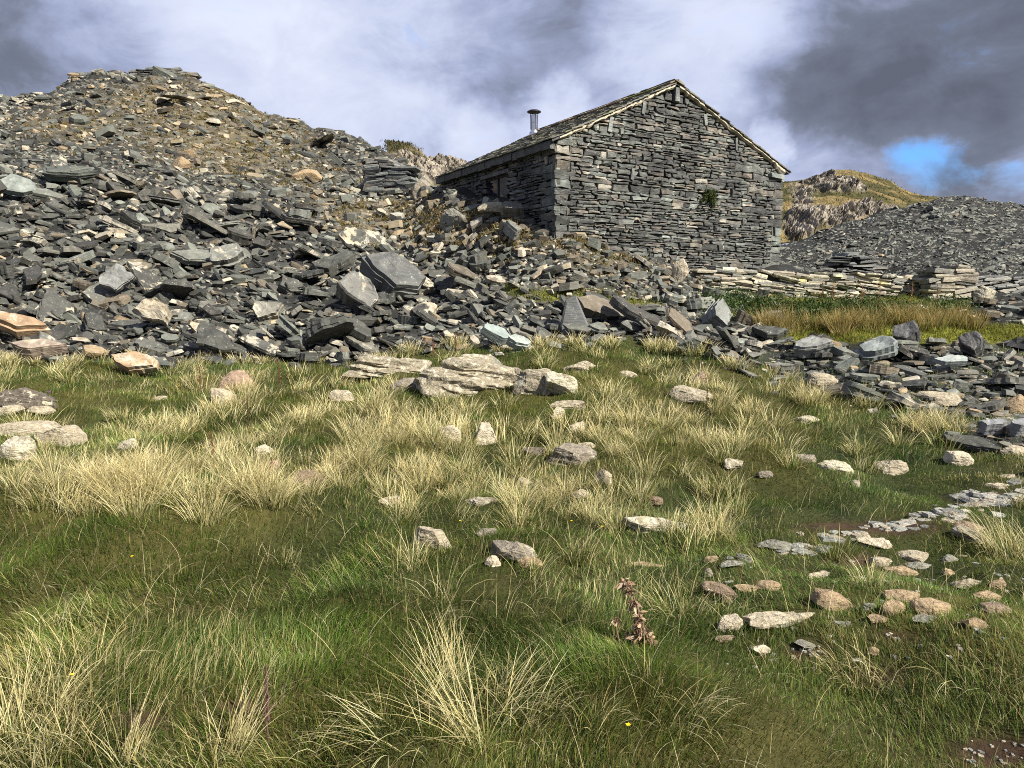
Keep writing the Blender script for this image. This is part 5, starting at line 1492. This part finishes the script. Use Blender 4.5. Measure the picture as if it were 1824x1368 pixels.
# tufts and tiny plants on the tip, lawn, rushes, nettles
mb = MB()
p = rng.uniform(-40, 1860, 40000); q = rng.uniform(130, 620, 40000)
vm_ = veg_mask(p, q); lw = lawn_mask(p, q)
k = (rng.random(40000) < vm_ * .50) & (p < 1260) & (lw < .3)
X, Y, Z, ok = hit(p[k], q[k]); g = ok & ~in_hut(X, Y, .1)
TIPG = [(.30, .21, .08), (.24, .18, .07), (.36, .28, .12), (.28, .14, .06), (.17, .15, .05), (.42, .35, .17)]
for x, y, z in zip(X[g], Y[g], Z[g]):
    tussock(mb, x, y, z, rng.uniform(.05, .16), rng.uniform(.06, .17) * (1 if rng.random() < .8 else 1.7), 22, .75, 4.0 + y / 8, green=[(.10, .11, .03)], dry=TIPG, segs=2)
tag(mb.build('tip_grass', M_GRASS), 'sparse orange and straw tufts on the gravelly parts of the tip', 'tufts', kind='stuff')
mb = MB()
p = rng.uniform(800, 1860, 60000); q = rng.uniform(495, 625, 60000)
lw = lawn_mask(p, q)
k = rng.random(60000) < lw * .8
X, Y, Z, ok = hit(p[k], q[k]); pk, qk = p[k], q[k]
N = len(X)
ct = pick([(.20, .20, .03), (.16, .18, .03), (.24, .22, .045), (.12, .15, .028)], N); far = pk > 1380
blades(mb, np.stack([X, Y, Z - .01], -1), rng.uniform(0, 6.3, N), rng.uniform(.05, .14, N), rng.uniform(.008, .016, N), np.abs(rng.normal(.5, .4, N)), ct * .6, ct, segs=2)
tag(mb.build('lawn_grass', M_GRASS), 'bright yellow-green short grass in front of the dry stone wall and on the bench', 'grass', kind='stuff')
mb = MB()
for _ in range(130):
    px_ = rng.choice([rng.normal(1520, 32), rng.uniform(1590, 1745), rng.uniform(1600, 1700), rng.normal(1385, 14)]); py_ = rng.normal(586 if px_ < 1580 else 577, 5)
    pt = hit1(px_, py_)
    tussock(mb, pt.x, pt.y, pt.z, .16, rng.uniform(.20, .52), 60, .82, 3.2, dry=[(.42, .31, .12), (.36, .25, .09), (.48, .38, .17), (.26, .22, .08)], segs=3, spread=.45)
tag(mb.build('rushes', M_GRASS), 'dry orange and straw rushes between the lawn and the dry stone wall', 'rushes', kind='stuff')
mb = MB()
NET = [(.035, .065, .014), (.05, .085, .02), (.025, .05, .012), (.075, .10, .028)]
for _ in range(330):
    px_ = rng.uniform(1255, 1600) if rng.random() < .8 else rng.uniform(1600, 1720); py_ = rng.normal(560, 8)
    if px_ < 1330: py_ = rng.normal(546, 8)
    pt = hit1(px_, py_)
    leaf_cluster(mb, (pt.x, pt.y, pt.z + .10), (.24, .24, .17), 42, .075, NET)
tag(mb.build('nettles', M_LEAF), 'dark green nettle bed at the foot of the dry stone wall', 'nettles', kind='stuff')
mb = MB()
for (hx, hy, hz, hc) in HILL_TUFTS:
    n = 9000; i = rng.integers(len(hx), size=n)
    ct = np.clip(hc[i] * rng.uniform(.6, 1.5, (n, 1)), 0, 1)
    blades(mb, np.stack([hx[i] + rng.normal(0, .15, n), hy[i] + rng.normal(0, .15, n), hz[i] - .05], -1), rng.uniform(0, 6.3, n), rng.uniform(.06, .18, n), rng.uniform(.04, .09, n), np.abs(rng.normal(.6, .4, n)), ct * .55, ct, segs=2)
tag(mb.build('hill_grass', M_GRASS), 'tawny moor grass on the craggy hills', 'grass', kind='stuff')

# ------------------------------------------------------------------ single plants
def curled(mb, c, n, rad, size, cols):
    """dead curled leaf strips"""
    for _ in range(n):
        d = rng.normal(0, 1, 3); d[2] *= .7; d /= np.linalg.norm(d)
        s = np.cross(d, rng.normal(0, 1, 3)); s /= np.linalg.norm(s)
        b = np.array(c) + rng.normal(0, .35, 3) * rad; L = size * rng.uniform(.5, 1.4); w = L * rng.uniform(.08, .2)
        bnd = np.array([0, 0, -1.0]) * rng.uniform(.1, .7) + rng.normal(0, .3, 3)
        V = []
        for k in range(5):
            t = k / 4; pc = b + d * L * t + bnd * L * t * t * .6; ww = w * math.sin(math.pi * (t * .85 + .12))
            V += [tuple(pc - s * ww), tuple(pc + s * ww + np.array([0, 0, ww * .6]))]
        mb.add(V, [np.array([(2 * k, 2 * k + 1, 2 * k + 3, 2 * k + 2) for k in range(4)])], pick(cols, 1, .3)[0])
DEADC = [(.22, .14, .085), (.17, .11, .07), (.28, .19, .12), (.12, .075, .05), (.33, .25, .17)]
base = hit1(1138, 1150); k = base.y / FPX
th_ = tag(empty('dead_thistle', tuple(base)), 'dead brown curled thistle standing in green grass at front right of centre', 'thistle')
def tpt(px, py, dy=0.0): return Vector((base.x + (px - 1138) * k, base.y + dy, base.z + (1150 - py) * k * 1.15))
ms = MB(); stem_pts = [tpt(1140, 1152), tpt(1140, 1120), tpt(1136, 1090), tpt(1124, 1062), tpt(1108, 1042)]
tube(ms, stem_pts, [.006, .006, .005, .005, .003], 6, (.20, .14, .09))
o = ms.build('stem', M_DEAD, origin=tuple(base)); o.parent = th_; o.location = (0, 0, 0)
ml = MB()
for px_, py_, n, r_, s_ in ((1108, 1046, 70, .030, .030), (1118, 1060, 50, .026, .028), (1128, 1078, 40, .022, .028), (1134, 1098, 34, .020, .026), (1140, 1112, 50, .028, .030), (1144, 1128, 90, .045, .036), (1130, 1136, 60, .045, .036), (1154, 1138, 50, .035, .034)):
    curled(ml, tuple(tpt(px_, py_)), n, r_, s_, DEADC)
o = ml.build('dead_leaves', M_DEAD, origin=tuple(base)); o.parent = th_; o.location = (0, 0, 0)
mx = MB(); curled(mx, tuple(tpt(1094, 1108)), 45, .026, .026, DEADC); tube(mx, [tpt(1102, 1146), tpt(1096, 1125), tpt(1092, 1102)], [.004, .003, .002], 5, (.2, .13, .08))
o = mx.build('side_shoot', M_DEAD, origin=tuple(base)); o.parent = th_; o.location = (0, 0, 0)
def dock(px, py, top, lab, col=(.13, .065, .035), lean=0.0, br=4, wide=10):
    b = hit1(px, py); k = b.y / FPX; H = (py - top) * k
    r = tag(empty('dock_plant', tuple(b)), lab, 'dock plant', 'dead brown stalks')
    m1 = MB(); tp = b + Vector((lean * H, 0, H)); md = (b + tp) / 2 + Vector((rng.normal(0, .02), 0, 0))
    wd = max(.004, .35 * k); tube(m1, [b - Vector((0, 0, .03)), md, tp], [wd * 1.3, wd, wd * .6], 5, col)
    m2 = MB(); tube(m2, [b.lerp(tp, .33), b.lerp(tp, .7), tp], [wd * 1.4, wd * 1.2, wd * .7], 5, col)
    for i in range(br):
        f = rng.uniform(.35, .9); q = b.lerp(tp, f); e = q + Vector((rng.normal(0, 1) * wide * k * .6, rng.normal(0, .02), rng.uniform(.3, .9) * wide * k))
        tube(m2, [q, (q + e) / 2 + Vector((0, 0, .01)), e], [wd * .7, wd * .6, wd * .4], 4, col)
        curled(m2, tuple(e), 6, 2.0 * k, 3.2 * k, [col, tuple(1.5 * c for c in col)])
    for i in range(9): curled(m2, tuple(b.lerp(tp, .45 + .06 * i)), 4 if br > 2 else 2, 1.6 * k, 3.0 * k, [col, tuple(1.5 * c for c in col)])
    o = m1.build('stem', M_DEAD, origin=tuple(b)); o.parent = r; o.location = (0, 0, 0)
    o = m2.build('seed_head', M_DEAD, origin=tuple(b)); o.parent = r; o.location = (0, 0, 0)
dock(500, 705, 642, 'brown branching dead stalk at the tip foot left of centre', br=7, wide=16)
dock(357, 700, 648, 'thin brown dead stalk at the tip foot behind the slanting whitish stone')
dock(443, 770, 700, 'thin dark dead stalk in green grass right of the slanting whitish stone', col=(.06, .04, .03), br=1)
dock(380, 835, 765, 'brown dead stalk in straw tussocks at left')
dock(486, 860, 812, 'short brown dead stalk beside the pinkish stone')
dock(1258, 752, 688, 'thin dark dead stalk in front of the whitish low rock', col=(.06, .04, .03), br=1)
dock(480, 1330, 1165, 'brown dead stalk near the bottom left beside the upright straw tuft', col=(.10, .055, .05))
dock(772, 640, 598, 'left brown dead stalk at the slate edge behind the big outcrop')
dock(812, 632, 592, 'right brown dead stalk at the slate edge behind the big outcrop')
for j, (px_, lab) in enumerate(((1463, 'first'), (1481, 'second'), (1533, 'third'), (1565, 'fourth'), (1622, 'fifth'), (1667, 'sixth'))):
    dock(px_, 556, 496 + 5 * (j % 3), f'{lab} from left of the tall brown stalks in front of the dry stone wall', col=(.20, .11, .05), br=3, wide=7)
b = hit1(90, 728); k = b.y / FPX
tp_ = tag(empty('thistle', tuple(b)), 'small green thistle with one purple flower beside the dark lichened boulder', 'thistle')
m1 = MB(); tube(m1, [b, b + Vector((0, 0, 14 * k)), b + Vector((-.01, 0, 27 * k))], [.006, .005, .004], 5, (.05, .08, .03)); leaf_cluster(m1, (b.x, b.y, b.z + 8 * k), (.05, .05, .07), 60, .07, [(.06, .085, .04), (.09, .11, .06)])
o = m1.build('stem', M_LEAF, origin=tuple(b)); o.parent = tp_; o.location = (0, 0, 0)
m1 = MB(); c_ = (b.x - .01, b.y, b.z + 28 * k)
n = 60; blades(m1, np.tile(np.array(c_), (n, 1)), rng.uniform(0, 6.3, n), np.full(n, .035), np.full(n, .006), rng.uniform(0, 1.3, n), pick([(.25, .04, .25)], n), pick([(.45, .10, .48)], n), segs=2)
o = m1.build('flower_head', M_LEAF, origin=tuple(b)); o.parent = tp_; o.location = (0, 0, 0)
for px_, py_, lab in ((363, 815, 'yellow flower in the grass near the brown stalk at left'), (237, 1018, 'yellow flower on the dark green bank'), (132, 1242, 'yellow flower at the lower left'), (820, 950, 'yellow flower between the two large front boulders'), (1018, 950, 'yellow flower right of the rounded grey boulder, left of a pair'), (1072, 962, 'yellow flower right of the rounded grey boulder, right of a pair'), (1118, 1336, 'yellow flower at the bottom edge, right of centre')):
    b = hit1(px_, py_); r_ = tag(empty('buttercup', tuple(b)), 'tiny ' + lab, 'flower', 'yellow flowers')
    m1 = MB(); tube(m1, [b, b + Vector((0, 0, .09))], .0015, 4, (.06, .10, .02)); o = m1.build('stem', M_LEAF, origin=tuple(b)); o.parent = r_; o.location = (0, 0, 0)
    m2 = MB(); rr_ = max(.010, 2.2 * b.y / FPX)
    for j in range(5):
        t = j * 1.2566; d = Vector((math.cos(t), math.sin(t), .35)); s = Vector((-math.sin(t), math.cos(t), 0)); c = b + Vector((0, 0, .09))
        m2.add([tuple(c), tuple(c + d * rr_ * .6 - s * rr_ * .45), tuple(c + d * rr_), tuple(c + d * rr_ * .6 + s * rr_ * .45)], [np.array([[0, 1, 2, 3]])], (.75, .55, .02))
    o = m2.build('petals', M_LEAF, origin=tuple(b)); o.parent = r_; o.location = (0, 0, 0)
